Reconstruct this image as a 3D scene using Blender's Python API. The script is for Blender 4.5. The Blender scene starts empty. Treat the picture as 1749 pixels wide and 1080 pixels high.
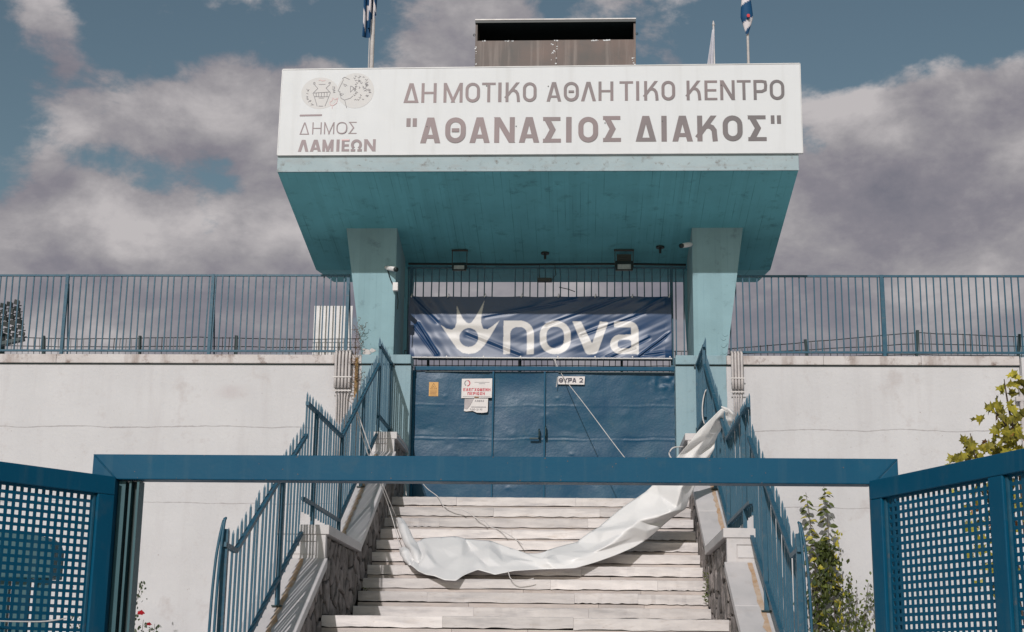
import bpy, bmesh, math, random
import numpy as np
from mathutils import Vector, Matrix, noise
from mathutils.geometry import tessellate_polygon
S = bpy.context.scene
COL = S.collection
rnd = random.Random(11)

# ------------------------------------------------------------------ camera
def make_camera():
    yaw, pitch, roll = .0485, .2338, .0126
    w = Vector((-math.sin(yaw)*math.cos(pitch), math.cos(yaw)*math.cos(pitch), math.sin(pitch)))
    r = Vector((math.cos(yaw), math.sin(yaw), 0)); u = r.cross(w)
    c, s = math.cos(roll), math.sin(roll)
    R = c*r+s*u; U = -s*r+c*u
    cd = bpy.data.cameras.new('camera'); cam = bpy.data.objects.new('camera', cd); COL.objects.link(cam)
    M = Matrix((R, U, -w)).transposed().to_4x4(); M.translation = (0, 0, 1.6)
    cam.matrix_world = M
    cd.sensor_width = 36; cd.lens = 52.07; cd.clip_end = 3000; cd.clip_start = .1
    S.camera = cam
make_camera()
S.view_settings.view_transform = 'Standard'; S.view_settings.look = 'None'
S.view_settings.exposure = 0.0; S.view_settings.gamma = 1; S.view_settings.use_curve_mapping = False

# ------------------------------------------------------------------ measured outlines (metres)
ROW1=[('Δ', -2.376, -2.168, 8.897, 9.175), ('Η', -2.136, -1.935, 8.898, 9.175), ('Μ', -1.841, -1.587, 8.899, 9.176), ('Ο', -1.549, -1.357, 8.9, 9.177), ('Τ', -1.33, -1.149, 8.901, 9.177), ('Ι', -1.114, -1.07, 8.902, 9.178), ('Κ', -1.016, -0.824, 8.902, 9.178), ('Ο', -0.786, -0.605, 8.903, 9.178), ('Α', -0.474, -0.274, 8.905, 9.179), ('Θ', -0.244, -0.046, 8.906, 9.18), ('Λ', -0.019, 0.184, 8.907, 9.18), ('Η', 0.215, 0.411, 8.912, 9.183), ('Τ', 0.493, 0.672, 8.912, 9.185), ('Ι', 0.711, 0.752, 8.912, 9.185), ('Κ', 0.817, 1.006, 8.912, 9.186), ('Ο', 1.045, 1.224, 8.912, 9.187), ('Κ', 1.375, 1.566, 8.912, 9.188), ('Ε', 1.61, 1.777, 8.912, 9.189), ('Ν', 1.816, 2.007, 8.912, 9.19), ('Τ', 2.036, 2.218, 8.912, 9.191), ('Ρ', 2.253, 2.433, 8.912, 9.192), ('Ο', 2.465, 2.654, 8.912, 9.193)]
ROW2=[('Α', -2.14, -1.864, 8.329, 8.688), ('Θ', -1.807, -1.535, 8.33, 8.688), ('Α', -1.488, -1.212, 8.33, 8.688), ('Ν', -1.158, -0.888, 8.331, 8.688), ('Α', -0.836, -0.559, 8.331, 8.688), ('Σ', -0.515, -0.279, 8.331, 8.687), ('Ι', -0.212, -0.139, 8.332, 8.687), ('Ο', -0.051, 0.209, 8.332, 8.687), ('Σ', 0.274, 0.509, 8.338, 8.697), ('Δ', 0.696, 0.975, 8.339, 8.696), ('Ι', 1.038, 1.108, 8.339, 8.696), ('Α', 1.176, 1.452, 8.339, 8.696), ('Κ', 1.506, 1.772, 8.34, 8.696), ('Ο', 1.838, 2.096, 8.341, 8.696), ('Σ', 2.168, 2.407, 8.341, 8.696)]
QUOTES=[('Ι', -2.325, -2.27, 8.561, 8.68), ('Ι', -2.242, -2.187, 8.561, 8.679), ('Ι', 2.467, 2.515, 8.578, 8.695), ('Ι', 2.547, 2.599, 8.578, 8.695)]
TOWN1=[('Δ', -3.747, -3.616, 8.458, 8.627), ('Η', -3.578, -3.454, 8.461, 8.629), ('Μ', -3.421, -3.284, 8.462, 8.63), ('Ο', -3.255, -3.112, 8.464, 8.631), ('Σ', -3.092, -2.985, 8.466, 8.633)]
TOWN2=[('Λ', -3.759, -3.614, 8.218, 8.383), ('Α', -3.599, -3.448, 8.219, 8.384), ('Μ', -3.433, -3.285, 8.219, 8.385), ('Ι', -3.246, -3.206, 8.219, 8.386), ('Ε', -3.176, -3.074, 8.22, 8.387), ('Ω', -3.053, -2.906, 8.22, 8.387), ('Ν', -2.878, -2.725, 8.22, 8.388)]
TBAR=[(-3.754, 8.727), (-3.457, 8.731)]
EBAR=[(-3.179, 8.378), (-3.076, 8.38)]
EL1=[(-3.495, 9.043), (-3.241, 9.042), (-3.505, 9.267)]
EL2=[(-3.02, 9.076), (-2.773, 9.074), (-3.029, 9.326)]
AMPH=[[(-3.519, 9.167), (-3.429, 9.167)], [(-3.575, 9.162), (-3.529, 9.109), (-3.592, 9.04)], [(-3.37, 9.161), (-3.418, 9.114), (-3.357, 9.048)], [(-3.588, 9.044), (-3.362, 9.058)], [(-3.592, 9.04), (-3.57, 8.992), (-3.527, 8.856)], [(-3.357, 9.045), (-3.375, 8.99), (-3.423, 8.856)], [(-3.57, 8.992), (-3.375, 8.99)], [(-3.511, 8.973), (-3.44, 8.972)], [(-3.508, 8.858), (-3.448, 8.857)], [(-3.548, 9.049), (-3.545, 8.994)], [(-3.514, 9.051), (-3.512, 8.994)], [(-3.477, 9.051), (-3.475, 8.994)], [(-3.44, 9.054), (-3.437, 8.993)], [(-3.403, 9.055), (-3.4, 8.993)], [(-3.589, 9.194), (-3.57, 9.194), (-3.569, 9.171), (-3.588, 9.172), (-3.589, 9.194)], [(-3.383, 9.195), (-3.363, 9.195), (-3.362, 9.174), (-3.382, 9.174), (-3.383, 9.195)], [(-3.678, 9.102), (-3.664, 9.08), (-3.646, 9.093), (-3.663, 9.06)], [(-3.681, 9.041), (-3.653, 9.031)], [(-3.677, 9.001), (-3.657, 8.992), (-3.673, 8.974), (-3.648, 8.958), (-3.67, 8.95)], [(-3.651, 8.916), (-3.612, 8.939), (-3.634, 8.936), (-3.611, 8.918)], [(-3.614, 8.874), (-3.577, 8.876), (-3.61, 8.896)], [(-3.338, 9.13), (-3.303, 9.13), (-3.302, 9.1), (-3.334, 9.1)], [(-3.326, 9.084), (-3.296, 9.082), (-3.317, 9.069), (-3.295, 9.051), (-3.322, 9.048)]]
HEAD=[[(-3.187, 9.235), (-3.255, 9.071), (-3.226, 9.06), (-3.233, 9.042), (-3.21, 9.034), (-3.229, 9.018), (-3.197, 9.012), (-3.219, 9.005), (-3.21, 8.966), (-3.163, 8.942), (-3.084, 8.968), (-3.054, 8.998)], [(-3.159, 8.937), (-3.13, 8.828)], [(-3.206, 9.245), (-3.176, 9.268), (-3.106, 9.234)], [(-3.197, 9.173), (-3.153, 9.162), (-3.134, 9.142)], [(-3.18, 9.156), (-3.165, 9.136), (-3.15, 9.146)], [(-3.198, 9.031), (-3.175, 9.023)], [(-3.09, 9.142), (-3.059, 9.129), (-3.049, 9.096), (-3.075, 9.07), (-3.089, 9.05)], [(-3.09, 9.135), (-3.087, 9.057)], [(-3.054, 9.261), (-3.039, 9.245), (-3.026, 9.258)], [(-2.966, 9.195), (-2.948, 9.175), (-2.931, 9.191)], [(-3.051, 9.102), (-3.038, 9.087), (-3.025, 9.1)], [(-2.887, 9.204), (-2.869, 9.184), (-2.853, 9.201)], [(-2.878, 9.005), (-2.861, 8.986), (-2.846, 9.001)], [(-2.87, 9.17), (-2.852, 9.153), (-2.868, 9.136)], [(-2.917, 9.118), (-2.903, 9.105), (-2.915, 9.092)], [(-3.032, 8.939), (-3.016, 8.954), (-2.999, 8.937)], [(-3.029, 9.027), (-3.016, 9.04), (-3.002, 9.026)], [(-3.027, 9.139), (-3.013, 9.125), (-3.025, 9.112)], [(-3.029, 9.11), (-3.013, 9.095), (-3.026, 9.08)], [(-2.928, 9.141), (-2.914, 9.128), (-2.926, 9.115)], [(-2.899, 9.188), (-2.883, 9.172), (-2.897, 9.157)], [(-3.048, 9.02), (-3.032, 9.003), (-3.018, 9.017)], [(-3.039, 9.29), (-3.025, 9.274), (-3.012, 9.286)], [(-2.994, 8.955), (-2.979, 8.938), (-2.964, 8.952)], [(-3.036, 9.229), (-3.022, 9.213), (-3.008, 9.226)], [(-3.041, 9.066), (-3.029, 9.078), (-3.017, 9.065)], [(-3.013, 9.191), (-3.001, 9.178), (-2.99, 9.189)], [(-2.997, 9.221), (-2.985, 9.208), (-2.973, 9.219)], [(-2.907, 9.065), (-2.891, 9.081), (-2.873, 9.063)], [(-2.892, 9.158), (-2.872, 9.14), (-2.889, 9.121)], [(-2.979, 9.204), (-2.965, 9.217), (-2.951, 9.202)], [(-2.979, 9.287), (-2.966, 9.272), (-2.953, 9.284)], [(-2.956, 9.022), (-2.94, 9.008), (-2.953, 8.993)], [(-2.846, 9.101), (-2.826, 9.082), (-2.843, 9.064)], [(-2.842, 9.044), (-2.826, 9.059), (-2.809, 9.042)], [(-2.902, 9.116), (-2.889, 9.103), (-2.878, 9.114)], [(-2.853, 9.091), (-2.836, 9.071), (-2.819, 9.087)], [(-3.019, 9.043), (-3.004, 9.059), (-2.987, 9.042)], [(-3.025, 9.131), (-3.013, 9.143), (-3.0, 9.13)], [(-2.883, 9.18), (-2.867, 9.165), (-2.881, 9.151)], [(-2.837, 9.04), (-2.826, 9.051), (-2.814, 9.039)], [(-2.929, 9.262), (-2.918, 9.274), (-2.905, 9.261)], [(-2.977, 9.132), (-2.961, 9.117), (-2.975, 9.103)], [(-2.884, 8.997), (-2.868, 9.012), (-2.851, 8.995)], [(-2.884, 9.077), (-2.868, 9.092), (-2.852, 9.075)], [(-2.998, 9.271), (-2.982, 9.253), (-2.967, 9.268)], [(-2.973, 8.984), (-2.957, 8.966), (-2.943, 8.98)], [(-3.03, 9.158), (-3.019, 9.17), (-3.007, 9.157)], [(-2.986, 9.233), (-2.966, 9.215), (-2.982, 9.197)], [(-3.053, 9.123), (-3.035, 9.103), (-3.018, 9.12)], [(-2.885, 9.174), (-2.866, 9.155), (-2.882, 9.137)], [(-2.866, 9.013), (-2.854, 9.0), (-2.843, 9.01)], [(-2.929, 8.959), (-2.914, 8.943), (-2.901, 8.956)], [(-2.896, 9.239), (-2.878, 9.219), (-2.862, 9.235)]]
PINK=[[(-3.521, 9.22), (-3.501, 9.233), (-3.478, 9.217), (-3.431, 9.222)], [(-3.319, 8.973), (-3.293, 8.947), (-3.254, 8.969), (-3.267, 8.901), (-3.315, 8.864), (-3.352, 8.875), (-3.36, 8.912), (-3.33, 8.934), (-3.319, 8.973)], [(-3.327, 8.862), (-3.325, 8.82)]]
TARP=[[(1.576, 16.62, 4.498), (1.608, 16.638, 4.481), (1.641, 16.655, 4.464), (1.681, 16.752, 4.46), (1.722, 16.85, 4.457)], [(1.3, 16.7, 4.222), (1.361, 16.722, 4.219), (1.423, 16.745, 4.216), (1.491, 16.848, 4.225), (1.56, 16.95, 4.235)], [(1.109, 16.85, 4.008), (1.204, 16.835, 4.017), (1.3, 16.82, 4.025), (1.401, 16.885, 4.045), (1.504, 16.95, 4.065)], [(0.841, 17.15, 3.703), (0.968, 17.025, 3.634), (1.093, 16.9, 3.567), (1.2, 17.0, 3.633), (1.308, 17.1, 3.7)], [(0.666, 17.2, 3.558), (0.826, 17.025, 3.446), (0.981, 16.85, 3.336), (1.072, 16.975, 3.369), (1.163, 17.1, 3.403)], [(0.321, 17.2, 3.299), (0.495, 17.05, 3.273), (0.666, 16.9, 3.246), (0.799, 17.0, 3.237), (0.934, 17.1, 3.228)], [(0.111, 17.15, 3.146), (0.283, 17.0, 3.114), (0.452, 16.85, 3.082), (0.586, 16.925, 3.057), (0.721, 17.0, 3.031)], [(-0.07, 17.1, 3.013), (0.027, 16.925, 2.944), (0.122, 16.75, 2.875), (0.24, 16.8, 2.861), (0.359, 16.85, 2.846)], [(-0.356, 17.05, 2.92), (-0.293, 16.875, 2.852), (-0.231, 16.7, 2.784), (-0.165, 16.675, 2.738), (-0.1, 16.65, 2.692)], [(-0.619, 16.95, 2.858), (-0.575, 16.85, 2.812), (-0.532, 16.75, 2.766), (-0.504, 16.7, 2.727), (-0.477, 16.65, 2.689)], [(-0.934, 17.2, 3.007), (-0.92, 16.975, 2.893), (-0.907, 16.75, 2.782), (-0.915, 16.625, 2.692), (-0.923, 16.5, 2.604)], [(-1.232, 17.3, 3.047), (-1.181, 17.075, 2.932), (-1.131, 16.85, 2.82), (-1.137, 16.725, 2.739), (-1.144, 16.6, 2.66)], [(-1.448, 17.35, 3.076), (-1.401, 17.1, 2.925), (-1.355, 16.85, 2.778), (-1.372, 16.6, 2.654), (-1.388, 16.35, 2.534)], [(-1.785, 17.35, 3.087), (-1.712, 17.1, 2.939), (-1.64, 16.85, 2.795), (-1.633, 16.625, 2.683), (-1.624, 16.4, 2.573)], [(-1.93, 17.2, 2.985), (-1.872, 17.0, 2.883), (-1.814, 16.8, 2.784), (-1.815, 16.675, 2.71), (-1.816, 16.55, 2.638)], [(-1.978, 17.0, 2.836), (-1.958, 16.925, 2.808), (-1.939, 16.85, 2.78), (-1.933, 16.775, 2.752), (-1.927, 16.7, 2.724)]]
TIP=[[(-2.223, 17.9, 3.363), (-2.204, 17.86, 3.359), (-2.188, 17.9, 3.356)], [(-2.175, 17.7, 3.253), (-2.114, 17.55, 3.225), (-2.07, 17.65, 3.228)], [(-2.092, 17.4, 3.068), (-2.006, 17.2, 3.038), (-1.949, 17.3, 3.047)], [(-1.991, 17.1, 2.897), (-1.894, 16.9, 2.882), (-1.822, 17.1, 2.905)], [(-1.904, 16.9, 2.751), (-1.821, 16.75, 2.741), (-1.75, 16.95, 2.795)]]
TAIL=[[(-2.093, 17.1, 2.936), (-2.073, 17.05, 2.925), (-2.053, 17.1, 2.949)], [(-2.065, 17.05, 2.879), (-2.017, 16.93, 2.864), (-1.98, 17.0, 2.916)], [(-2.011, 16.9, 2.789), (-1.96, 16.8, 2.789), (-1.939, 16.95, 2.859)], [(-1.952, 16.8, 2.724), (-1.913, 16.7, 2.711), (-1.893, 16.8, 2.744)]]
ROPE_DOOR=[(-0.41, 20.83, 5.945), (-0.25, 20.2, 5.54), (0.048, 19.3, 4.988), (0.498, 18.1, 4.169), (0.769, 17.2, 3.701)]
ROPE_L1=[(-2.642, 17.04, 4.552), (-2.555, 17.1, 4.299), (-2.455, 17.2, 4.017), (-2.348, 17.5, 3.682), (-2.24, 17.86, 3.373)]
ROPE_L2=[(-2.651, 17.04, 4.531), (-2.582, 17.1, 4.278), (-2.496, 17.2, 4.003), (-2.361, 17.5, 3.647), (-2.269, 17.7, 3.357), (-2.084, 17.08, 2.941)]
ROPE_STEPS=[(-2.091, 19.259, 3.964), (-1.987, 19.022, 3.845), (-1.822, 18.755, 3.71), (-1.727, 18.476, 3.57), (-1.608, 18.387, 3.525), (-1.474, 18.353, 3.508), (-1.369, 18.23, 3.445), (-1.272, 18.09, 3.375), (-1.181, 18.022, 3.341), (-1.098, 17.852, 3.255), (-0.959, 17.753, 3.205), (-0.779, 17.508, 3.082), (-0.69, 17.365, 3.009)]
ROPE_CAP=[(-2.379, 18.83, 4.521), (-2.333, 19.1, 4.463), (-2.331, 19.7, 4.411), (-2.352, 19.6, 4.184), (-2.343, 19.5, 3.992), (-2.243, 18.9, 3.746)]
ROPE_LOW=[(-0.807, 16.5, 2.644), (-0.778, 16.45, 2.565), (-0.711, 16.4, 2.537), (-0.596, 16.4, 2.545), (-0.52, 16.4, 2.564)]
ROPE_HOOP=[(1.29, 18.8, 4.377), (1.158, 18.7, 4.347), (1.105, 18.7, 4.272), (1.149, 18.7, 4.205), (1.241, 18.75, 4.22)]
ROPE_R=[(1.662, 18.9, 5.147), (1.589, 18.85, 5.107), (1.545, 18.8, 4.93), (1.542, 18.8, 4.763), (1.563, 18.8, 4.672)]
CABLE_DOOR=[(-0.384, 20.8, 5.939), (-0.355, 20.6, 5.728), (-0.341, 20.3, 5.535), (-0.356, 20.28, 5.415)]
BLOBS=[((-0.3507, 0.8995, 0.2604), 0.0514, 0.3), ((-0.2992, 0.9186, 0.258), 0.0474, 0.3), ((-0.2563, 0.9356, 0.2427), 0.0435, 0.25), ((-0.2042, 0.9414, 0.2684), 0.0356, 0.26), ((-0.1696, 0.9363, 0.3075), 0.0356, 0.2), ((-0.3299, 0.8991, 0.2878), 0.0237, 0.16), ((-0.3397, 0.8899, 0.3045), 0.0198, 0.08), ((-0.3, 0.902, 0.3105), 0.0217, -0.14), ((-0.2736, 0.9125, 0.304), 0.0198, -0.22), ((-0.2486, 0.9266, 0.2822), 0.0178, -0.42), ((-0.2298, 0.9234, 0.3075), 0.0237, -0.22), ((-0.2588, 0.9121, 0.3179), 0.0237, -0.12), ((-0.3258, 0.8914, 0.315), 0.0138, -0.1), ((-0.3588, 0.8744, 0.3267), 0.0237, -0.16), ((-0.328, 0.8796, 0.3445), 0.0435, 0.13), ((-0.2761, 0.8985, 0.3414), 0.0356, 0.17), ((-0.3363, 0.8628, 0.3775), 0.0356, 0.1), ((-0.2101, 0.9106, 0.3559), 0.0395, 0.16), ((-0.2276, 0.8954, 0.3827), 0.0474, 0.08), ((-0.3556, 0.8518, 0.3848), 0.0316, -0.06), ((-0.33, 0.8678, 0.3716), 0.0119, 0.12), ((-0.3047, 0.8651, 0.3984), 0.0237, -0.14), ((-0.2519, 0.8792, 0.4044), 0.0514, -0.1), ((-0.1973, 0.894, 0.4024), 0.0277, -0.08), ((-0.1559, 0.8993, 0.4086), 0.0237, -0.22), ((-0.1065, 0.9116, 0.397), 0.0435, 0.16), ((-0.0559, 0.9046, 0.4227), 0.0356, 0.16), ((-0.0134, 0.9044, 0.4264), 0.0198, -0.12), ((0.0791, 0.9099, 0.4073), 0.0435, -0.3), ((0.1209, 0.9107, 0.3949), 0.0316, -0.22), ((0.0601, 0.9156, 0.3975), 0.0138, 0.12), ((0.0368, 0.9089, 0.4155), 0.0237, 0.1), ((0.1831, 0.8946, 0.4077), 0.0237, -0.15), ((0.2189, 0.8895, 0.401), 0.0356, -0.34), ((0.26, 0.8767, 0.4048), 0.0316, -0.34), ((0.1697, 0.9116, 0.3744), 0.0237, -0.18), ((0.1559, 0.9287, 0.3364), 0.0158, -0.22), ((0.1394, 0.9055, 0.4007), 0.0158, 0.06), ((0.17, 0.8928, 0.4172), 0.0119, 0.12), ((0.2629, 0.9022, 0.3421), 0.0435, 0.36), ((0.2284, 0.9142, 0.3348), 0.0395, 0.32), ((0.1931, 0.9289, 0.3161), 0.0395, 0.34), ((0.1715, 0.9421, 0.2883), 0.0435, 0.34), ((0.2474, 0.9308, 0.2689), 0.0593, 0.34), ((0.149, 0.9421, 0.3004), 0.0237, 0.2), ((-0.0371, 0.9721, 0.2318), 0.1581, 0.2), ((-0.223, 0.9534, 0.2031), 0.1581, 0.2), ((-0.2852, 0.9342, 0.2145), 0.0474, 0.12), ((0.157, 0.9641, 0.2142), 0.1581, 0.22), ((0.1756, 0.9618, 0.2098), 0.0593, 0.12)]
SH=[((-0.3266, 0.9013, 0.2845), 0.0316, 0.3), ((-0.292, 0.9171, 0.2714), 0.0277, 0.32), ((-0.2634, 0.9288, 0.2608), 0.0237, 0.28), ((-0.2041, 0.9382, 0.2796), 0.0316, 0.3), ((-0.3373, 0.9063, 0.2545), 0.0356, -0.14), ((0.2414, 0.8992, 0.3649), 0.0435, 0.06), ((0.2138, 0.912, 0.3501), 0.0277, 0.08), ((0.1818, 0.9259, 0.3312), 0.0198, 0.04), ((0.1564, 0.9387, 0.3074), 0.0198, 0.04), ((0.2293, 0.9263, 0.2991), 0.0395, -0.2), ((0.2714, 0.9204, 0.2815), 0.0277, -0.22), ((0.1935, 0.937, 0.2907), 0.0316, -0.16), ((0.2544, 0.9312, 0.2612), 0.0237, 0.28), ((0.2156, 0.9422, 0.2564), 0.0237, 0.25), ((0.2772, 0.906, 0.3198), 0.0119, 0.2), ((-0.114, 0.9062, 0.4072), 0.0356, 0.1), ((-0.332, 0.8836, 0.3301), 0.0237, 0.15), ((-0.0371, 0.9702, 0.2395), 0.1581, 0.05), ((-0.3029, 0.9289, 0.2133), 0.087, 0.04), ((-0.2005, 0.9548, 0.2194), 0.0632, 0.03), ((0.2442, 0.9449, 0.2179), 0.0593, 0.02)]
CROWN=[(-2.048, 6.44), (-1.959, 6.38), (-1.877, 6.363), (-1.837, 6.399), (-1.815, 6.476), (-1.817, 6.728), (-1.777, 6.632), (-1.723, 6.53), (-1.669, 6.471), (-1.634, 6.459), (-1.599, 6.471), (-1.553, 6.536), (-1.497, 6.638), (-1.414, 6.807), (-1.444, 6.645), (-1.458, 6.549), (-1.456, 6.465), (-1.428, 6.381), (-1.364, 6.372), (-1.295, 6.417), (-1.194, 6.501), (-1.271, 6.358), (-1.339, 6.239), (-1.407, 6.132), (-1.464, 6.066), (-1.532, 6.019), (-1.625, 6.003), (-1.718, 6.018), (-1.801, 6.083), (-1.885, 6.202), (-1.981, 6.345)]
CROWN_HOLE=[(-1.633, 6.25), (-1.496, 6.25)]
NOVA=[[(-1.133, 6.501), (-0.692, 6.003)], [(-0.608, 6.502), (-0.159, 6.005)], [(-0.138, 6.493), (0.38, 6.006)], [(0.407, 6.494), (0.814, 6.007)]]
BANNER=[(-2.516, 6.866), (-2.52, 5.975), (1.289, 6.857), (1.283, 5.944)]


# ------------------------------------------------------------------ sky and sun
SUN_DIR = Vector((.19, 1, -.557)).normalized()
SUN_EL = math.asin(-SUN_DIR.z)
def make_world():
    W = bpy.data.worlds.new('World'); S.world = W; W.use_nodes = True
    nt = W.node_tree; N = nt.nodes; L = nt.links; N.clear()
    out = N.new('ShaderNodeOutputWorld'); bg = N.new('ShaderNodeBackground'); bg.inputs[1].default_value = .1
    L.new(bg.outputs[0], out.inputs[0])
    sky = N.new('ShaderNodeTexSky'); sky.sky_type = 'NISHITA'; sky.sun_disc = False
    sky.sun_elevation = SUN_EL; sky.sun_rotation = math.radians(190.8)
    sky.air_density = 1.0; sky.dust_density = 1.1; sky.ozone_density = 1.2
    tint = N.new('ShaderNodeMix'); tint.data_type = 'RGBA'; tint.blend_type = 'MULTIPLY'; tint.inputs[0].default_value = 1
    L.new(sky.outputs[0], tint.inputs[6]); tint.inputs[7].default_value = SKYTINT
    tc = N.new('ShaderNodeTexCoord')
    def noise_at(scale, detail, rough, off=(0, 0, 0), dist=0., stretch=(1, 1, 1.6)):
        m = N.new('ShaderNodeMapping'); m.inputs[1].default_value = off; m.inputs[3].default_value = stretch
        L.new(tc.outputs['Generated'], m.inputs[0])
        n = N.new('ShaderNodeTexNoise'); n.inputs['Scale'].default_value = scale; n.inputs['Detail'].default_value = detail
        n.inputs['Roughness'].default_value = rough; n.inputs['Distortion'].default_value = dist
        L.new(m.outputs[0], n.inputs['Vector']); return n.outputs['Fac']
    def mth(op, a, b=None, c=None, clamp=False):
        n = N.new('ShaderNodeMath'); n.operation = op; n.use_clamp = clamp
        for i, v in enumerate((a, b, c)):
            if v is None: continue
            if isinstance(v, (int, float)): n.inputs[i].default_value = v
            else: L.new(v, n.inputs[i])
        return n.outputs[0]
    def blobs(lst, start):
        acc = start
        for d, r, w in lst:
            v = N.new('ShaderNodeVectorMath'); v.operation = 'DISTANCE'
            L.new(tc.outputs['Generated'], v.inputs[0]); v.inputs[1].default_value = d
            q = mth('DIVIDE', v.outputs['Value'], r); q = mth('MULTIPLY', q, q); q = mth('MULTIPLY', q, -1.0)
            e = mth('EXPONENT', q); acc = mth('MULTIPLY_ADD', e, w, acc)
        return acc
    n1 = noise_at(6.5, 15, .56, (3.1, 1.7, .4), .12)
    n2 = noise_at(24, 12, .6, (1, 5, 2), .1)
    n4 = noise_at(13, 14, .62, (9, 4, 3), .25)
    dens = mth('MULTIPLY_ADD', n1, 1.25, -.125)
    dens = mth('MULTIPLY_ADD', mth('SUBTRACT', n4, .5), .75, dens)
    dens = mth('MULTIPLY_ADD', mth('SUBTRACT', n2, .5), .30, dens)
    dens = blobs(BLOBS, dens)
    dens = blobs([((-.16, -.86, .48), 1.05, -.30)], dens)     # the sky clears towards the sun, behind the camera
    mr = N.new('ShaderNodeMapRange'); mr.interpolation_type = 'SMOOTHSTEP'
    L.new(dens, mr.inputs[0]); mr.inputs[1].default_value = .50; mr.inputs[2].default_value = .68
    # cloud tone: bright sunlit edges, greyer hearts, billows from the noise slope
    n1u = noise_at(6.5, 15, .56, (3.1, 1.7, .47), .12)
    lit = mth('SUBTRACT', n1, n1u)
    n3 = noise_at(4.5, 10, .6, (7, 2, 9), .2)
    core = mth('SUBTRACT', dens, .66, clamp=True)
    tone = mth('MULTIPLY_ADD', lit, 1.5, n3)
    n4u = noise_at(13, 14, .62, (9, 4, 3.05), .25)
    tone = mth('MULTIPLY_ADD', mth('SUBTRACT', n4, n4u), 1.1, tone)
    tone = mth('MULTIPLY_ADD', n2, .22, tone)
    tone = mth('MULTIPLY_ADD', core, -.16, tone)
    tone = blobs(SH, tone)
    cr = N.new('ShaderNodeValToRGB'); L.new(mth('MULTIPLY_ADD', tone, .86, .115), cr.inputs[0])
    e = cr.color_ramp.elements
    e[0].position = .22; e[0].color = (.195, .195, .235, 1)
    e[1].position = 1.0; e[1].color = (.56, .53, .535, 1)
    k = cr.color_ramp.elements.new(.48); k.color = (.262, .25, .285, 1)
    k = cr.color_ramp.elements.new(.68); k.color = (.35, .335, .355, 1)
    sc = N.new('ShaderNodeMix'); sc.data_type = 'RGBA'; sc.blend_type = 'MULTIPLY'; sc.inputs[0].default_value = 1
    sc.clamp_result = False
    L.new(cr.outputs[0], sc.inputs[6]); sc.inputs[7].default_value = (9.2, 9.2, 9.2, 1)
    mx = N.new('ShaderNodeMix'); mx.data_type = 'RGBA'
    L.new(mr.outputs[0], mx.inputs[0]); L.new(tint.outputs[2], mx.inputs[6]); L.new(sc.outputs[2], mx.inputs[7])
    L.new(mx.outputs[2], bg.inputs[0])
SKYTINT = (.68, .67, .55, 1)
make_world()
sd = bpy.data.lights.new('sun', 'SUN'); sd.energy = 2.6; sd.angle = math.radians(.5); sd.color = (1, .958, .945)
sun = bpy.data.objects.new('sun', sd); COL.objects.link(sun)
sun.rotation_mode = 'QUATERNION'; sun.rotation_quaternion = SUN_DIR.to_track_quat('-Z', 'Y'); sun.location = (-10, -30, 30)

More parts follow.
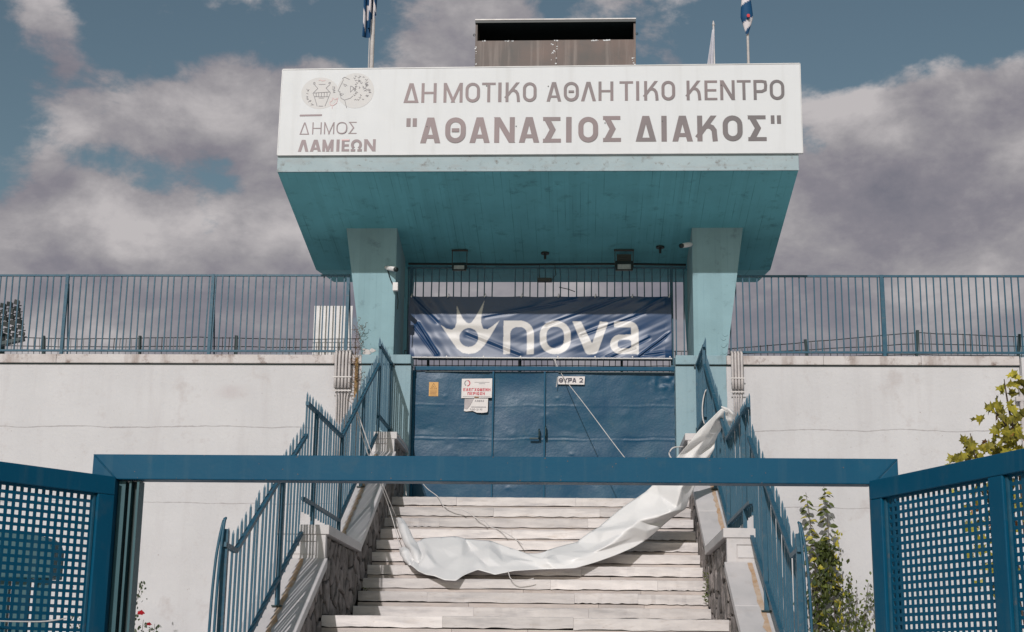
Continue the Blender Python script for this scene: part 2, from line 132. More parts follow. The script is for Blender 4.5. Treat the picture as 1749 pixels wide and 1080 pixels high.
# ------------------------------------------------------------------ materials
def mat(name, c1, c2=None, rough=.6, nscale=3., detail=6, bump=.0, bscale=40., metal=0., spec=.5, coat=0.,
        dirt=None, rand=0., stretch=(1, 1, 1), streak=None, rvar=0., fine=None):
    m = bpy.data.materials.new(name); m.use_nodes = True
    nt = m.node_tree; N = nt.nodes; L = nt.links; b = N['Principled BSDF']
    tc = N.new('ShaderNodeTexCoord'); mp = N.new('ShaderNodeMapping'); mp.inputs[3].default_value = stretch
    L.new(tc.outputs['Object'], mp.inputs[0])
    vec = mp.outputs[0]
    oi = N.new('ShaderNodeObjectInfo')
    if rand:
        v = N.new('ShaderNodeVectorMath'); v.operation = 'MULTIPLY_ADD'
        L.new(oi.outputs['Random'], v.inputs[0]); v.inputs[1].default_value = (37, 17, 53); L.new(vec, v.inputs[2]); vec = v.outputs[0]
    def no(scale, det=6, rough=.6, v=None):
        n = N.new('ShaderNodeTexNoise'); n.inputs['Scale'].default_value = scale; n.inputs['Detail'].default_value = det
        n.inputs['Roughness'].default_value = rough; L.new(v or vec, n.inputs['Vector']); return n.outputs['Fac']
    def rng(x, a, bb, lo=0., hi=1.):
        n = N.new('ShaderNodeMapRange'); L.new(x, n.inputs[0])
        for i, q in enumerate((a, bb, lo, hi)): n.inputs[i+1].default_value = q
        return n.outputs[0]
    def mix(f, a, c, mode='MIX'):
        n = N.new('ShaderNodeMix'); n.data_type = 'RGBA'; n.blend_type = mode
        if isinstance(f, float): n.inputs[0].default_value = f
        else: L.new(f, n.inputs[0])
        for i, q in ((6, a), (7, c)):
            if isinstance(q, tuple): n.inputs[i].default_value = (*q[:3], 1)
            else: L.new(q, n.inputs[i])
        return n.outputs[2]
    c2 = c2 or tuple(x*.8 for x in c1)
    col = mix(rng(no(nscale, detail), .35, .65), tuple(c1), tuple(c2))
    if streak:   # (colour, amount, stretch)
        sm = N.new('ShaderNodeMapping'); sm.inputs[3].default_value = streak[2]; sm.inputs[2].default_value = streak[3] if len(streak) > 3 else (0, 0, 0); L.new(tc.outputs['Object'], sm.inputs[0])
        f = rng(no(1.0, 5, .6, sm.outputs[0]), .52, .74, 0., streak[1]); col = mix(f, col, tuple(streak[0]))
    if fine:
        f = rng(no(14, 8, .7), .60, .72, 0., fine[1]); col = mix(f, col, tuple(fine[0]))
    if dirt:     # (colour, amount, scale)
        f = rng(no(dirt[2], 9, .68), .56, .70, 0., dirt[1]); col = mix(f, col, tuple(dirt[0]))
    if rand:
        h = N.new('ShaderNodeMapRange'); L.new(oi.outputs['Random'], h.inputs[0]); h.inputs[3].default_value = 1-rand; h.inputs[4].default_value = 1+rand
        hs = N.new('ShaderNodeHueSaturation'); L.new(h.outputs[0], hs.inputs['Value']); L.new(col, hs.inputs['Color']); col = hs.outputs[0]
    L.new(col, b.inputs['Base Color'])
    b.inputs['Roughness'].default_value = rough; b.inputs['Metallic'].default_value = metal
    if rvar: L.new(rng(no(nscale*2.3, 6), .3, .7, max(0.05, rough-rvar), rough+rvar), b.inputs['Roughness'])
    b.inputs['Specular IOR Level'].default_value = spec
    if coat: b.inputs['Coat Weight'].default_value = coat; b.inputs['Coat Roughness'].default_value = .25
    if bump:
        bp = N.new('ShaderNodeBump'); bp.inputs['Strength'].default_value = bump; bp.inputs['Distance'].default_value = .02
        L.new(no(bscale, 6), bp.inputs['Height']); L.new(bp.outputs[0], b.inputs['Normal'])
    m['nodes'] = 1
    return m
def hooks(m):
    nt = m.node_tree; N = nt.nodes; L = nt.links; b = N['Principled BSDF']; return nt, N, L, b
BLUE = (.001, .066, .132)
M = {}
M['blue'] = mat('blue_gloss_paint', BLUE, (.002, .074, .142), rough=.45, nscale=2.5, bump=.04, bscale=50, rvar=.1, spec=.17, dirt=((.03, .085, .13), .5, 7), streak=((.035, .10, .15), .55, (16, 16, 1.2)))
M['rail'] = mat('blue_railing_paint', (.012, .078, .132), (.030, .10, .15), spec=.34, rough=.45, nscale=14, rvar=.1, dirt=((.16, .13, .11), .5, 22), bump=.05, bscale=90)
M['pale'] = mat('pale_blue_concrete_paint', (.27, .385, .43), (.24, .36, .41), rough=.75, nscale=2.2, bump=.12, bscale=45, dirt=((.16, .20, .21), .4, 7), streak=((.13, .21, .24), .35, (9, 9, .35)))
M['white'] = mat('white_panel_face', (.655, .67, .69), (.64, .655, .67), spec=.2, rough=.5, nscale=1.5, rvar=.05, streak=((.52, .52, .52), .35, (7, 7, .5)))
M['sign_frame'] = mat('sign_edge_metal', (.62, .62, .62), rough=.4)
M['letter'] = mat('brown_metallic_vinyl_painted_sheen', (.25, .19, .195), (.15, .135, .14), rough=.45, nscale=.55, detail=2, spec=.3)  # brown and grey tones stand for sky reflected in the letters
M['letter_thin'] = mat('pale_mauve_vinyl', (.33, .26, .275), (.27, .22, .23), spec=.3, rough=.5, nscale=1.)
M['ellipse'] = mat('faint_grey_print', (.58, .58, .58), (.60, .585, .58), spec=.2, rough=.5)
M['pink'] = mat('faded_pink_print', (.60, .38, .39), (.66, .45, .45), rough=.5)
M['steel'] = mat('weathered_grey_sheet', (.145, .10, .085), (.075, .07, .066), rough=.5, nscale=1.4, spec=.3, streak=((.25, .21, .19), .7, (11, 11, .6)), dirt=((.06, .07, .07), .5, 6))
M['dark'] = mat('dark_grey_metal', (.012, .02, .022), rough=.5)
M['darkgreen'] = mat('dark_green_metal', (.008, .035, .042), rough=.5)
M['pole'] = mat('white_pole_paint', (.66, .63, .62), (.5, .47, .46), rough=.45, nscale=8, dirt=((.25, .2, .17), .5, 25))
M['plastic'] = mat('white_plastic_housing', (.72, .70, .70), rough=.4)
M['glass'] = mat('lamp_glass', (.42, .44, .44), (.3, .32, .33), rough=.15, nscale=20)
M['conduit'] = mat('grey_conduit', (.54, .50, .49), (.42, .39, .39), rough=.55, nscale=9)
M['rope'] = mat('white_cord', (.72, .68, .66), rough=.8)
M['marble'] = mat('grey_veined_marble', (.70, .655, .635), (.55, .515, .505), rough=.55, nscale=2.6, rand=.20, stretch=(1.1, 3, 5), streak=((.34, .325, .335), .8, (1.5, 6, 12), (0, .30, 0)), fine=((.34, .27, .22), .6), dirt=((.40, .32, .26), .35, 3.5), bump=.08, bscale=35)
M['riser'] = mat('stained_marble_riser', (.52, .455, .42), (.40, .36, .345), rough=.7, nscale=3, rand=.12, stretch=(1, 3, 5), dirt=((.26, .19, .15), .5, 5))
M['coping'] = mat('pale_marble_coping', (.60, .57, .57), (.52, .50, .50), rough=.55, nscale=2.5, rand=.06, streak=((.42, .41, .42), .6, (6, 1.1, 6)), bump=.06, bscale=30, dirt=((.42, .36, .31), .3, 4))
M['stone'] = mat('rubble_stone', (.30, .26, .25), (.13, .115, .105), rough=.9, nscale=6, rand=.3, bump=.8, bscale=16, dirt=((.035, .038, .032), .9, 6))
M['mortar'] = mat('dark_joint_mortar', (.075, .07, .062), (.045, .045, .04), rough=.9, nscale=9, bump=.4, bscale=30)
M['plaster'] = mat('white_plaster', (.60, .575, .57), rough=.85)
M['vinyl'] = mat('white_vinyl_sheet', (.78, .77, .765), (.73, .72, .72), rough=.42, nscale=2, bump=.03, bscale=20, spec=.5)
M['paving'] = mat('grey_paving', (.58, .57, .56), (.50, .49, .48), rough=.85, nscale=.6, bump=.2, bscale=30)  # pale tone chosen so the unseen ground bounces light onto the soffit
M['soil'] = mat('dry_soil', (.16, .12, .09), rough=.95, nscale=1)
M['bark'] = mat('brown_bark', (.10, .07, .05), (.06, .045, .035), rough=.9, nscale=20)
M['twig'] = mat('dry_brown_twig', (.17, .10, .06), (.08, .05, .035), rough=.9, nscale=20)
M['leaf_maple'] = mat('yellow_green_leaf', (.33, .27, .03), (.16, .16, .02), rough=.5, nscale=2.2, rand=.55, spec=.35)
M['leaf_autumn'] = mat('rusty_orange_leaf', (.34, .15, .03), (.22, .08, .03), rough=.55, nscale=5, rand=.3)
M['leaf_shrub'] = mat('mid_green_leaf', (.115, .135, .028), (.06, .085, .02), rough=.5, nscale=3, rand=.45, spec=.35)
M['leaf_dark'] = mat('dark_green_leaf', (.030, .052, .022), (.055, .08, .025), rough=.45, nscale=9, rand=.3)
M['rose'] = mat('red_petal', (.62, .015, .03), (.45, .01, .02), rough=.6, nscale=20)
M['rust'] = mat('rust_stain', (.44, .27, .15), (.54, .43, .34), rough=.9, nscale=9, dirt=((.58, .54, .51), .8, 10))
M['yellow_pipe'] = mat('ochre_pipe_paint', (.36, .22, .08), (.25, .15, .07), rough=.6, nscale=10)
M['orange'] = mat('orange_paint', (.62, .27, .06), (.5, .2, .05), rough=.6, nscale=8)
M['paper'] = mat('white_notice_sheet', (.72, .68, .67), (.66, .62, .61), rough=.7, nscale=7)
M['papergrey'] = mat('grey_torn_sheet', (.46, .42, .43), rough=.8, nscale=7)
M['amber'] = mat('faded_amber_sticker', (.66, .36, .10), (.58, .33, .12), rough=.6, nscale=12)
M['ink'] = mat('dark_grey_ink', (.06, .06, .09), rough=.6)
M['inkgrey'] = mat('grey_print_ink', (.22, .21, .23), rough=.6)
M['inkred'] = mat('red_print_ink', (.52, .05, .08), rough=.6)
M['inkbrown'] = mat('brown_print_ink', (.26, .13, .05), rough=.6)
M['wire'] = mat('galvanised_wire', (.10, .11, .12), rough=.5, metal=.3)

# board-marked soffit: thin dark lines along the slope where the form boards met
def board_marks(base, dark, name, pitch=.105, strength=.62):
    m = mat(name, base, tuple(x*.86 for x in base), rough=.8, nscale=1.4, bump=.12, bscale=50, dirt=(tuple(x*.4 for x in base), .6, 4.5))
    nt, N, L, b = hooks(m)
    tc = N.new('ShaderNodeTexCoord'); sp = N.new('ShaderNodeSeparateXYZ'); L.new(tc.outputs['Object'], sp.inputs[0])
    def mm(op, a, bb=None, c=None):
        n = N.new('ShaderNodeMath'); n.operation = op
        for i, v in enumerate((a, bb, c)):
            if v is None: continue
            if isinstance(v, (int, float)): n.inputs[i].default_value = v
            else: L.new(v, n.inputs[i])
        return n.outputs[0]
    x = mm('DIVIDE', sp.outputs[0], pitch); fl = mm('FLOOR', x); fr = mm('FRACT', x)
    dd = mm('ABSOLUTE', mm('SUBTRACT', fr, .5)); line = mm('LESS_THAN', dd, .036)
    cm = N.new('ShaderNodeCombineXYZ'); L.new(mm('MULTIPLY', fl, 3.17), cm.inputs[0]); L.new(mm('MULTIPLY', sp.outputs[1], .55), cm.inputs[1]); L.new(mm('MULTIPLY', sp.outputs[2], .9), cm.inputs[2])
    nn = N.new('ShaderNodeTexNoise'); nn.inputs['Scale'].default_value = 1.7; nn.inputs['Detail'].default_value = 5; L.new(cm.outputs[0], nn.inputs['Vector'])
    g = N.new('ShaderNodeMapRange'); L.new(nn.outputs['Fac'], g.inputs[0]); g.inputs[1].default_value = .46; g.inputs[2].default_value = .64
    f = mm('MULTIPLY', mm('MULTIPLY', line, g.outputs[0]), strength)
    # each board a slightly different shade
    wn = N.new('ShaderNodeTexWhiteNoise'); wn.noise_dimensions = '1D'; L.new(fl, wn.inputs['W'])
    hs = N.new('ShaderNodeHueSaturation'); L.new(mm('MULTIPLY_ADD', wn.outputs['Value'], .10, .95), hs.inputs['Value'])
    src = b.inputs['Base Color'].links[0].from_socket
    L.new(src, hs.inputs['Color'])
    mx = N.new('ShaderNodeMix'); mx.data_type = 'RGBA'; L.new(f, mx.inputs[0]); L.new(hs.outputs[0], mx.inputs[6]); mx.inputs[7].default_value = (*dark, 1)
    L.new(mx.outputs[2], b.inputs['Base Color'])
    return m
M['soffit'] = board_marks((.14, .45, .52), (.02, .11, .13), 'board_marked_blue_soffit')
M['column'] = board_marks((.245, .39, .435), (.12, .22, .27), 'board_marked_pale_blue_column', .17, .28)

# white wall: drips, day-joint cracks, blotches
def wall_material():
    m = mat('aged_white_wall_paint', (.585, .577, .59), (.53, .522, .535), rough=.9, nscale=.9, bump=.30, bscale=22, dirt=((.44, .40, .395), .6, 2.3), streak=((.47, .45, .455), .45, (4.3, 4.3, .5)), fine=((.42, .38, .37), .6))
    nt, N, L, b = hooks(m)
    tc = N.new('ShaderNodeTexCoord'); sp = N.new('ShaderNodeSeparateXYZ'); L.new(tc.outputs['Object'], sp.inputs[0])
    def mm(op, a, bb=None, c=None):
        n = N.new('ShaderNodeMath'); n.operation = op
        for i, v in enumerate((a, bb, c)):
            if v is None: continue
            if isinstance(v, (int, float)): n.inputs[i].default_value = v
            else: L.new(v, n.inputs[i])
        return n.outputs[0]
    def noi(scale, det, vec=None, st=(1, 1, 1)):
        mp = N.new('ShaderNodeMapping'); mp.inputs[3].default_value = st; L.new(tc.outputs['Object'], mp.inputs[0])
        n = N.new('ShaderNodeTexNoise'); n.inputs['Scale'].default_value = scale; n.inputs['Detail'].default_value = det; L.new(mp.outputs[0], n.inputs['Vector']); return n.outputs['Fac']
    src = b.inputs['Base Color'].links[0].from_socket
    w = mm('MULTIPLY_ADD', noi(.9, 14), .15, -.075)
    zz = mm('ADD', sp.outputs[2], w)
    brk = noi(2.3, 5, st=(1, 1, .1)); brk2 = noi(14, 4, st=(1, 1, 1))
    for z0, thick in ((4.80, .010), (3.76, .008)):
        d = mm('ABSOLUTE', mm('SUBTRACT', zz, z0)); 
        ln = mm('LESS_THAN', d, mm('MULTIPLY', mm('MULTIPLY', brk, brk2), thick*2.6))
        mx = N.new('ShaderNodeMix'); mx.data_type = 'RGBA'; L.new(mm('MULTIPLY', ln, .62), mx.inputs[0]); L.new(src, mx.inputs[6]); mx.inputs[7].default_value = (.27, .245, .25, 1); src = mx.outputs[2]
    # big blotchy seepage stain running down the left wall, and smaller ones
    for x0, zt, zb, wd, am in ((-5.76, 5.3, 4.55, .11, .55), (-5.80, 4.3, 3.9, .07, .55), (-5.86, 3.75, 3.2, .11, .5), (-7.4, 5.0, 4.4, .25, .2), (-5.0, 3.6, 2.6, .3, .15), (4.3, 5.4, 5.2, .2, .3)):
        dx = mm('DIVIDE', mm('SUBTRACT', mm('ADD', sp.outputs[0], mm('MULTIPLY_ADD', noi(3, 5), .3, -.15)), x0), wd)
        dz = mm('DIVIDE', mm('SUBTRACT', sp.outputs[2], (zt+zb)/2), (zt-zb)/2)
        e = mm('EXPONENT', mm('MULTIPLY', mm('ADD', mm('MULTIPLY', dx, dx), mm('POWER', mm('ABSOLUTE', dz), 4.)), -1.))
        f = mm('MULTIPLY', mm('MULTIPLY', e, noi(6, 8)), am*1.5)
        mx = N.new('ShaderNodeMix'); mx.data_type = 'RGBA'; L.new(f, mx.inputs[0]); L.new(src, mx.inputs[6]); mx.inputs[7].default_value = (.36, .27, .27, 1); src = mx.outputs[2]
    # dark specks where the paint has flaked
    sk = N.new('ShaderNodeMapRange'); L.new(noi(13, 8), sk.inputs[0]); sk.inputs[1].default_value = .715; sk.inputs[2].default_value = .74; sk.inputs[4].default_value = .7
    mx = N.new('ShaderNodeMix'); mx.data_type = 'RGBA'; L.new(sk.outputs[0], mx.inputs[0]); L.new(src, mx.inputs[6]); mx.inputs[7].default_value = (.3, .25, .24, 1)
    L.new(mx.outputs[2], b.inputs['Base Color'])
    return m
M['wall'] = wall_material()
M['cap'] = mat('grimy_wall_cap', (.60, .57, .565), (.52, .48, .47), rough=.9, nscale=3, bump=.2, bscale=30, dirt=((.20, .14, .12), .95, 5), streak=((.27, .21, .185), .8, (5, 5, 1.5)))
M['fascia'] = mat('weathered_pale_fascia', (.37, .45, .48), (.31, .39, .42), rough=.8, nscale=1.6, bump=.15, bscale=35, dirt=((.16, .14, .13), .6, 7), fine=((.17, .13, .11), .8), streak=((.30, .27, .26), .45, (3, 3, 12)))

# door paint: hammered gloss with rubbed patches
M['door'] = mat('dented_blue_door_paint', (.001, .052, .115), (.005, .066, .125), rough=.42, nscale=2.2, spec=.36, rvar=.06, bump=.15, bscale=30, dirt=((.07, .11, .14), .35, 9))
def print_material(name, c_print, base1, base2, rough, spec=.6, bump=.0):
    m = mat(name, base1, base2, rough=rough, nscale=1.2, spec=spec, bump=bump, bscale=30)
    nt, N, L, b = hooks(m)
    at = N.new('ShaderNodeAttribute'); at.attribute_name = 'print'
    src = b.inputs['Base Color'].links[0].from_socket
    mx = N.new('ShaderNodeMix'); mx.data_type = 'RGBA'; L.new(at.outputs['Fac'], mx.inputs[0]); L.new(src, mx.inputs[6]); mx.inputs[7].default_value = (*c_print, 1)
    L.new(mx.outputs[2], b.inputs['Base Color']); return m
M['banner'] = print_material('blue_vinyl_with_white_print', (.54, .52, .51), (.003, .036, .11), (.006, .044, .13), .38, .55)
M['flag'] = print_material('blue_and_white_flag_cloth', (.66, .62, .64), (.006, .06, .15), (.008, .05, .13), .7, .3)
M['flagwhite'] = mat('white_flag_cloth', (.62, .62, .66), (.52, .52, .58), rough=.8, nscale=4)
M['kiosk'] = mat('dark_teal_kiosk_paint', (.012, .07, .09), (.02, .09, .11), rough=.5, nscale=3)

# ------------------------------------------------------------------ mesh helpers
class MB:
    def __init__(s): s.v = []; s.f = []
    def add(s, vs, fs):
        o = len(s.v); s.v += [tuple(v) for v in vs]; s.f += [tuple(i+o for i in f) for f in fs]; return s
    def box(s, x0, x1, y0, y1, z0, z1):
        return s.add([(x0,y0,z0),(x1,y0,z0),(x1,y1,z0),(x0,y1,z0),(x0,y0,z1),(x1,y0,z1),(x1,y1,z1),(x0,y1,z1)],
                     [(0,3,2,1),(4,5,6,7),(0,1,5,4),(1,2,6,5),(2,3,7,6),(3,0,4,7)])
    def hexa(s, b, t):
        return s.add(list(b)+list(t), [(3,2,1,0),(4,5,6,7),(0,1,5,4),(1,2,6,5),(2,3,7,6),(3,0,4,7)])
    def prism_x(s, pts, x0, x1):   # polygon in YZ extruded along X
        n = len(pts); vs = [(x0, y, z) for y, z in pts]+[(x1, y, z) for y, z in pts]
        return s.add(vs, [tuple(range(n-1, -1, -1)), tuple(range(n, 2*n))]+[(i, (i+1) % n, n+(i+1) % n, n+i) for i in range(n)])
    def prism_y(s, pts, y0, y1):   # polygon in XZ extruded along Y
        n = len(pts); vs = [(x, y0, z) for x, z in pts]+[(x, y1, z) for x, z in pts]
        return s.add(vs, [tuple(range(n)), tuple(range(2*n-1, n-1, -1))]+[((i+1) % n, i, n+i, n+(i+1) % n) for i in range(n)])
    def bar(s, p, q, w, h=None, up=(0, 0, 1)):
        h = h or w; p = Vector(p); q = Vector(q); d = (q-p).normalized(); u = Vector(up)
        if abs(d.dot(u)) > .95: u = Vector((0, 1, 0))
        a = d.cross(u).normalized(); b = a.cross(d).normalized()
        c = [(-w/2, -h/2), (w/2, -h/2), (w/2, h/2), (-w/2, h/2)]
        return s.hexa([p+a*i+b*j for i, j in c], [q+a*i+b*j for i, j in c])
    def tube(s, pts, r, n=6, taper=None):
        pts = [Vector(p) for p in pts]; rings = []
        for i, p in enumerate(pts):
            d = (pts[min(i+1, len(pts)-1)]-pts[max(i-1, 0)]).normalized()
            u = Vector((0, 0, 1)) if abs(d.z) < .9 else Vector((1, 0, 0))
            a = d.cross(u).normalized(); b = a.cross(d)
            rr = r if taper is None else r+(taper-r)*i/max(1, len(pts)-1)
            rings.append([p+(a*math.cos(2*math.pi*k/n)+b*math.sin(2*math.pi*k/n))*rr for k in range(n)])
        vs = [v for ring in rings for v in ring]; fs = []
        for i in range(len(pts)-1):
            for k in range(n):
                k2 = (k+1) % n; fs.append((i*n+k, i*n+k2, (i+1)*n+k2, (i+1)*n+k))
        fs += [tuple(range(n-1, -1, -1)), tuple((len(pts)-1)*n+k for k in range(n))]
        return s.add(vs, fs)
    def mesh(s, name, m, off=(0, 0, 0), smooth=False):
        me = bpy.data.meshes.new(name)
        me.from_pydata([(v[0]-off[0], v[1]-off[1], v[2]-off[2]) for v in s.v], [], s.f)
        me.materials.append(m)
        if smooth: me.polygons.foreach_set('use_smooth', [True]*len(me.polygons))
        me.update(); return me
def wpos(o):
    p = Vector(o.location)
    while o.parent: o = o.parent; p += Vector(o.location)
    return p
def link(name, me, parent=None, loc=(0, 0, 0), rot=None):
    o = bpy.data.objects.new(name, me); COL.objects.link(o); o.parent = parent; o.location = loc
    if rot: o.rotation_euler = rot
    return o
def obj(name, mb, m, parent=None, smooth=False, bevel=0, label=None, kind=None):
    off = wpos(parent) if parent else Vector((0, 0, 0))
    o = link(name, mb.mesh(name, m, off, smooth), parent)
    if bevel:
        b = o.modifiers.new('bevel', 'BEVEL'); b.width = bevel; b.segments = 2; b.limit_method = 'ANGLE'; b.angle_limit = math.radians(40)
    if label: o['label'] = label
    if kind: o['kind'] = kind
    return o
def thing(name, label, cat, loc=(0, 0, 0), group=None):
    o = bpy.data.objects.new(name, None); COL.objects.link(o); o.location = loc; o.empty_display_size = .1
    o['label'] = label; o['category'] = cat
    if group: o['group'] = group
    return o
def single(name, mb, m, label, cat, loc=None, group=None, smooth=False, bevel=0):
    loc = loc or mb.v[0]
    o = link(name, mb.mesh(name, m, loc, smooth), None, loc); o['label'] = label; o['category'] = cat
    if group: o['group'] = group
    if bevel:
        b = o.modifiers.new('bevel', 'BEVEL'); b.width = bevel; b.segments = 2; b.limit_method = 'ANGLE'
    return o
def nz(x, y, z=0): return noise.noise(Vector((x, y, z)))
def fbm(x, y, z=0, o=4): return noise.fractal(Vector((x, y, z)), 1.0, 2.0, o)
def cr(p0, p1, p2, p3, t):
    return .5*((2*p1)+(p2-p0)*t+(2*p0-5*p1+4*p2-p3)*t*t+(3*p1-p0-3*p2+p3)*t**3)
def spline(pts, n):
    P = [Vector(p) for p in pts]; P = [P[0]*2-P[1]]+P+[P[-1]*2-P[-2]]; out = []
    for i in range(1, len(P)-2):
        for k in range(n): out.append(cr(P[i-1], P[i], P[i+1], P[i+2], k/n))
    out.append(P[-2]); return out

# ------------------------------------------------------------------ stroke lettering
def clip_z(poly, zmin, zmax):
    for zc, sg in ((zmin, 1), (zmax, -1)):
        out = []
        for i in range(len(poly)):
            a, b = poly[i], poly[(i+1) % len(poly)]; da, db = (a[1]-zc)*sg, (b[1]-zc)*sg
            if da >= 0: out.append(a)
            if (da >= 0) != (db >= 0):
                t = da/(da-db); out.append((a[0]+(b[0]-a[0])*t, a[1]+(b[1]-a[1])*t))
        poly = out
        if not poly: return []
    return poly
def st(p, q, t, h=None):
    dx, dz = q[0]-p[0], q[1]-p[1]; l = math.hypot(dx, dz); nx, nz_ = -dz/l*t/2, dx/l*t/2
    if h is not None:
        e = t*1.5/l; p, q = (p[0]-dx*e, p[1]-dz*e), (q[0]+dx*e, q[1]+dz*e)
    poly = [(p[0]+nx, p[1]+nz_), (p[0]-nx, p[1]-nz_), (q[0]-nx, q[1]-nz_), (q[0]+nx, q[1]+nz_)]
    return clip_z(poly, 0, h) if h is not None else poly
def pth(pts, t, closed=False):
    q_ = []
    for p in pts:
        if not q_ or math.hypot(p[0]-q_[-1][0], p[1]-q_[-1][1]) > t*.02: q_.append(p)
    if closed and math.hypot(q_[0][0]-q_[-1][0], q_[0][1]-q_[-1][1]) < t*.02: q_.pop()
    pts = q_; n = len(pts); L_, R_ = [], []
    for i in range(n):
        a = pts[(i-1) % n] if (closed or i > 0) else None; b = pts[i]; c = pts[(i+1) % n] if (closed or i < n-1) else None
        def nrm(p, q):
            l = math.hypot(q[0]-p[0], q[1]-p[1]) or 1e-9; return (-(q[1]-p[1])/l, (q[0]-p[0])/l)
        if a is None: m_ = nrm(b, c); k = 1
        elif c is None: m_ = nrm(a, b); k = 1
        else:
            n1, n2 = nrm(a, b), nrm(b, c); mx, mz = n1[0]+n2[0], n1[1]+n2[1]; l = math.hypot(mx, mz) or 1
            m_ = (mx/l, mz/l); k = 1/max(.4, m_[0]*n1[0]+m_[1]*n1[1])
        L_.append((b[0]+m_[0]*t/2*k, b[1]+m_[1]*t/2*k)); R_.append((b[0]-m_[0]*t/2*k, b[1]-m_[1]*t/2*k))
    return [[L_[i], R_[i], R_[(i+1) % n], L_[(i+1) % n]] for i in range(n if closed else n-1)]
def rrect(x0, z0, x1, z1, r, n=6):
    out = []; r = min(r, (x1-x0)/2, (z1-z0)/2)
    for cx, cz, a0 in ((x1-r, z1-r, 0), (x0+r, z1-r, 90), (x0+r, z0+r, 180), (x1-r, z0+r, 270)):
        for k in range(n+1):
            a = math.radians(a0+90*k/n); out.append((cx+r*math.cos(a), cz+r*math.sin(a)))
    return out
def glyph(g, w, h, t):
    a = t/2; P = []; ln = lambda x0, z0, x1, z1, tt=t: P.append(st((x0, z0), (x1, z1), tt, h))
    s = t*1.08
    if g == 'Ι': P.append([(0, 0), (w, 0), (w, h), (0, h)])
    elif g == 'Η': P += [st((a, 0), (a, h), t), st((w-a, 0), (w-a, h), t), st((t, h*.5), (w-t, h*.5), t*.8)]
    elif g == 'Τ': P += [st((0, h-t*.42), (w, h-t*.42), t*.84), st((w/2, 0), (w/2, h-t*.84), t)]
    elif g == 'Ε': P += [st((a, 0), (a, h), t)]+[st((t, z), (x, z), t*.82) for z, x in ((t*.41, w), (h*.5, w*.93), (h-t*.41, w))]
    elif g in 'ΑΛΔ':
        k = t*.62; ln(k, 0, w/2-t*.12, h, s); ln(w-k, 0, w/2+t*.12, h, s)
        if g == 'Α': P.append(st((w*.26, h*.25), (w*.74, h*.25), t*.8))
        if g == 'Δ': P.append(st((t*.8, t*.4), (w-t*.8, t*.4), t*.8))
    elif g == 'Μ': P += [st((a, 0), (a, h), t), st((w-a, 0), (w-a, h), t)]; ln(a, h*1.0, w/2, h*.08, t*.95); ln(w-a, h*1.0, w/2, h*.08, t*.95)
    elif g == 'Ν': P += [st((a, 0), (a, h), t), st((w-a, 0), (w-a, h), t)]; ln(a, h, w-a, 0, s)
    elif g in 'ΟΘ':
        P += pth(rrect(a, a, w-a, h-a, min(w, h)*.40), t, True)
        if g == 'Θ': P.append(st((w*.32, h*.5), (w*.68, h*.5), t*.75))
    elif g == 'Κ':
        P.append(st((a, 0), (a, h), t)); ln(a*1.6, h*.36, w-t*.75, h, t*.95)
        P += pth([(w*.36, h*.56), (w*.55, h*.60), (w*.72, h*.54), (w*.83, h*.42), (w-a-t*.12, h*.26), (w-a, 0)], t)
    elif g == 'Σ':
        P += [st((0, h-t*.4), (w*.97, h-t*.4), t*.8), st((0, t*.4), (w, t*.4), t*.8)]; ln(t*.55, h, w*.68-a, h*.5, t*1.1); ln(t*.55, 0, w*.68-a, h*.5, t*1.1)
        P = [clip_z(p, 0, h) for p in P]
        # trim the two diagonals at the waist
        P[2] = clip_z(P[2], h*.5, h); P[3] = clip_z(P[3], 0, h*.5)
    elif g == 'Ρ': P += [st((a, 0), (a, h), t)]+pth([(t, h-a), (w*.6, h-a), (w*.85, h*.92-a*.3), (w-a, h*.72), (w*.85, h*.5), (w*.6, h*.42), (t, h*.42)], t)
    elif g == 'Ω':
        pts = [(w*.5+math.cos(math.radians(q))*(w/2-a), h*.54+math.sin(math.radians(q))*(h*.46-a)) for q in range(-58, 240, 18)]
        P += pth(pts, t)+[st((0, t*.4), (w*.40, t*.4), t*.8), st((w*.60, t*.4), (w, t*.4), t*.8)]
    elif g == 'Χ': ln(a, 0, w-a, h, s); ln(a, h, w-a, 0, s)
    elif g == 'Γ': P += [st((a, 0), (a, h), t), st((t, h-a), (w, h-a), t)]
    elif g == 'Π': P += [st((a, 0), (a, h), t), st((w-a, 0), (w-a, h), t), st((t, h-a), (w-t, h-a), t)]
    elif g == 'Υ': P.append(st((w/2, 0), (w/2, h*.5), t)); ln(w/2, h*.42, a*.6, h, s); ln(w/2, h*.42, w-a*.6, h, s); P[1:] = [clip_z(p, h*.4, h) for p in P[1:]]
    elif g == '2': P += pth([(w*.1, h*.72), (w*.2, h-a), (w*.6, h-a*.8), (w-a, h*.72), (w*.75, h*.45), (a, a), ], t)+[st((0, a), (w, a), t)]
    elif g == '0': P += pth(rrect(a, a, w-a, h-a, min(w, h)*.4, 3), t, True)
    elif g == '1': P += [st((w*.6, 0), (w*.6, h), t)]
    elif g == '3': P += pth([(a, h-a), (w-a, h*.85), (w*.5, h*.52), (w-a, h*.3), (w*.5, a), (a, a)], t)
    elif g == '9': P += pth(rrect(a, h*.45, w-a, h-a, w*.35, 3), t, True)+[st((w-a, 0), (w-a, h*.7), t)]
    elif g == ':': P += [st((w*.4, h*.2), (w*.6, h*.2), t), st((w*.4, h*.7), (w*.6, h*.7), t)]
    elif g == '-': P += [st((w*.1, h*.45), (w*.9, h*.45), t)]
    return [p for p in P if len(p) > 2]
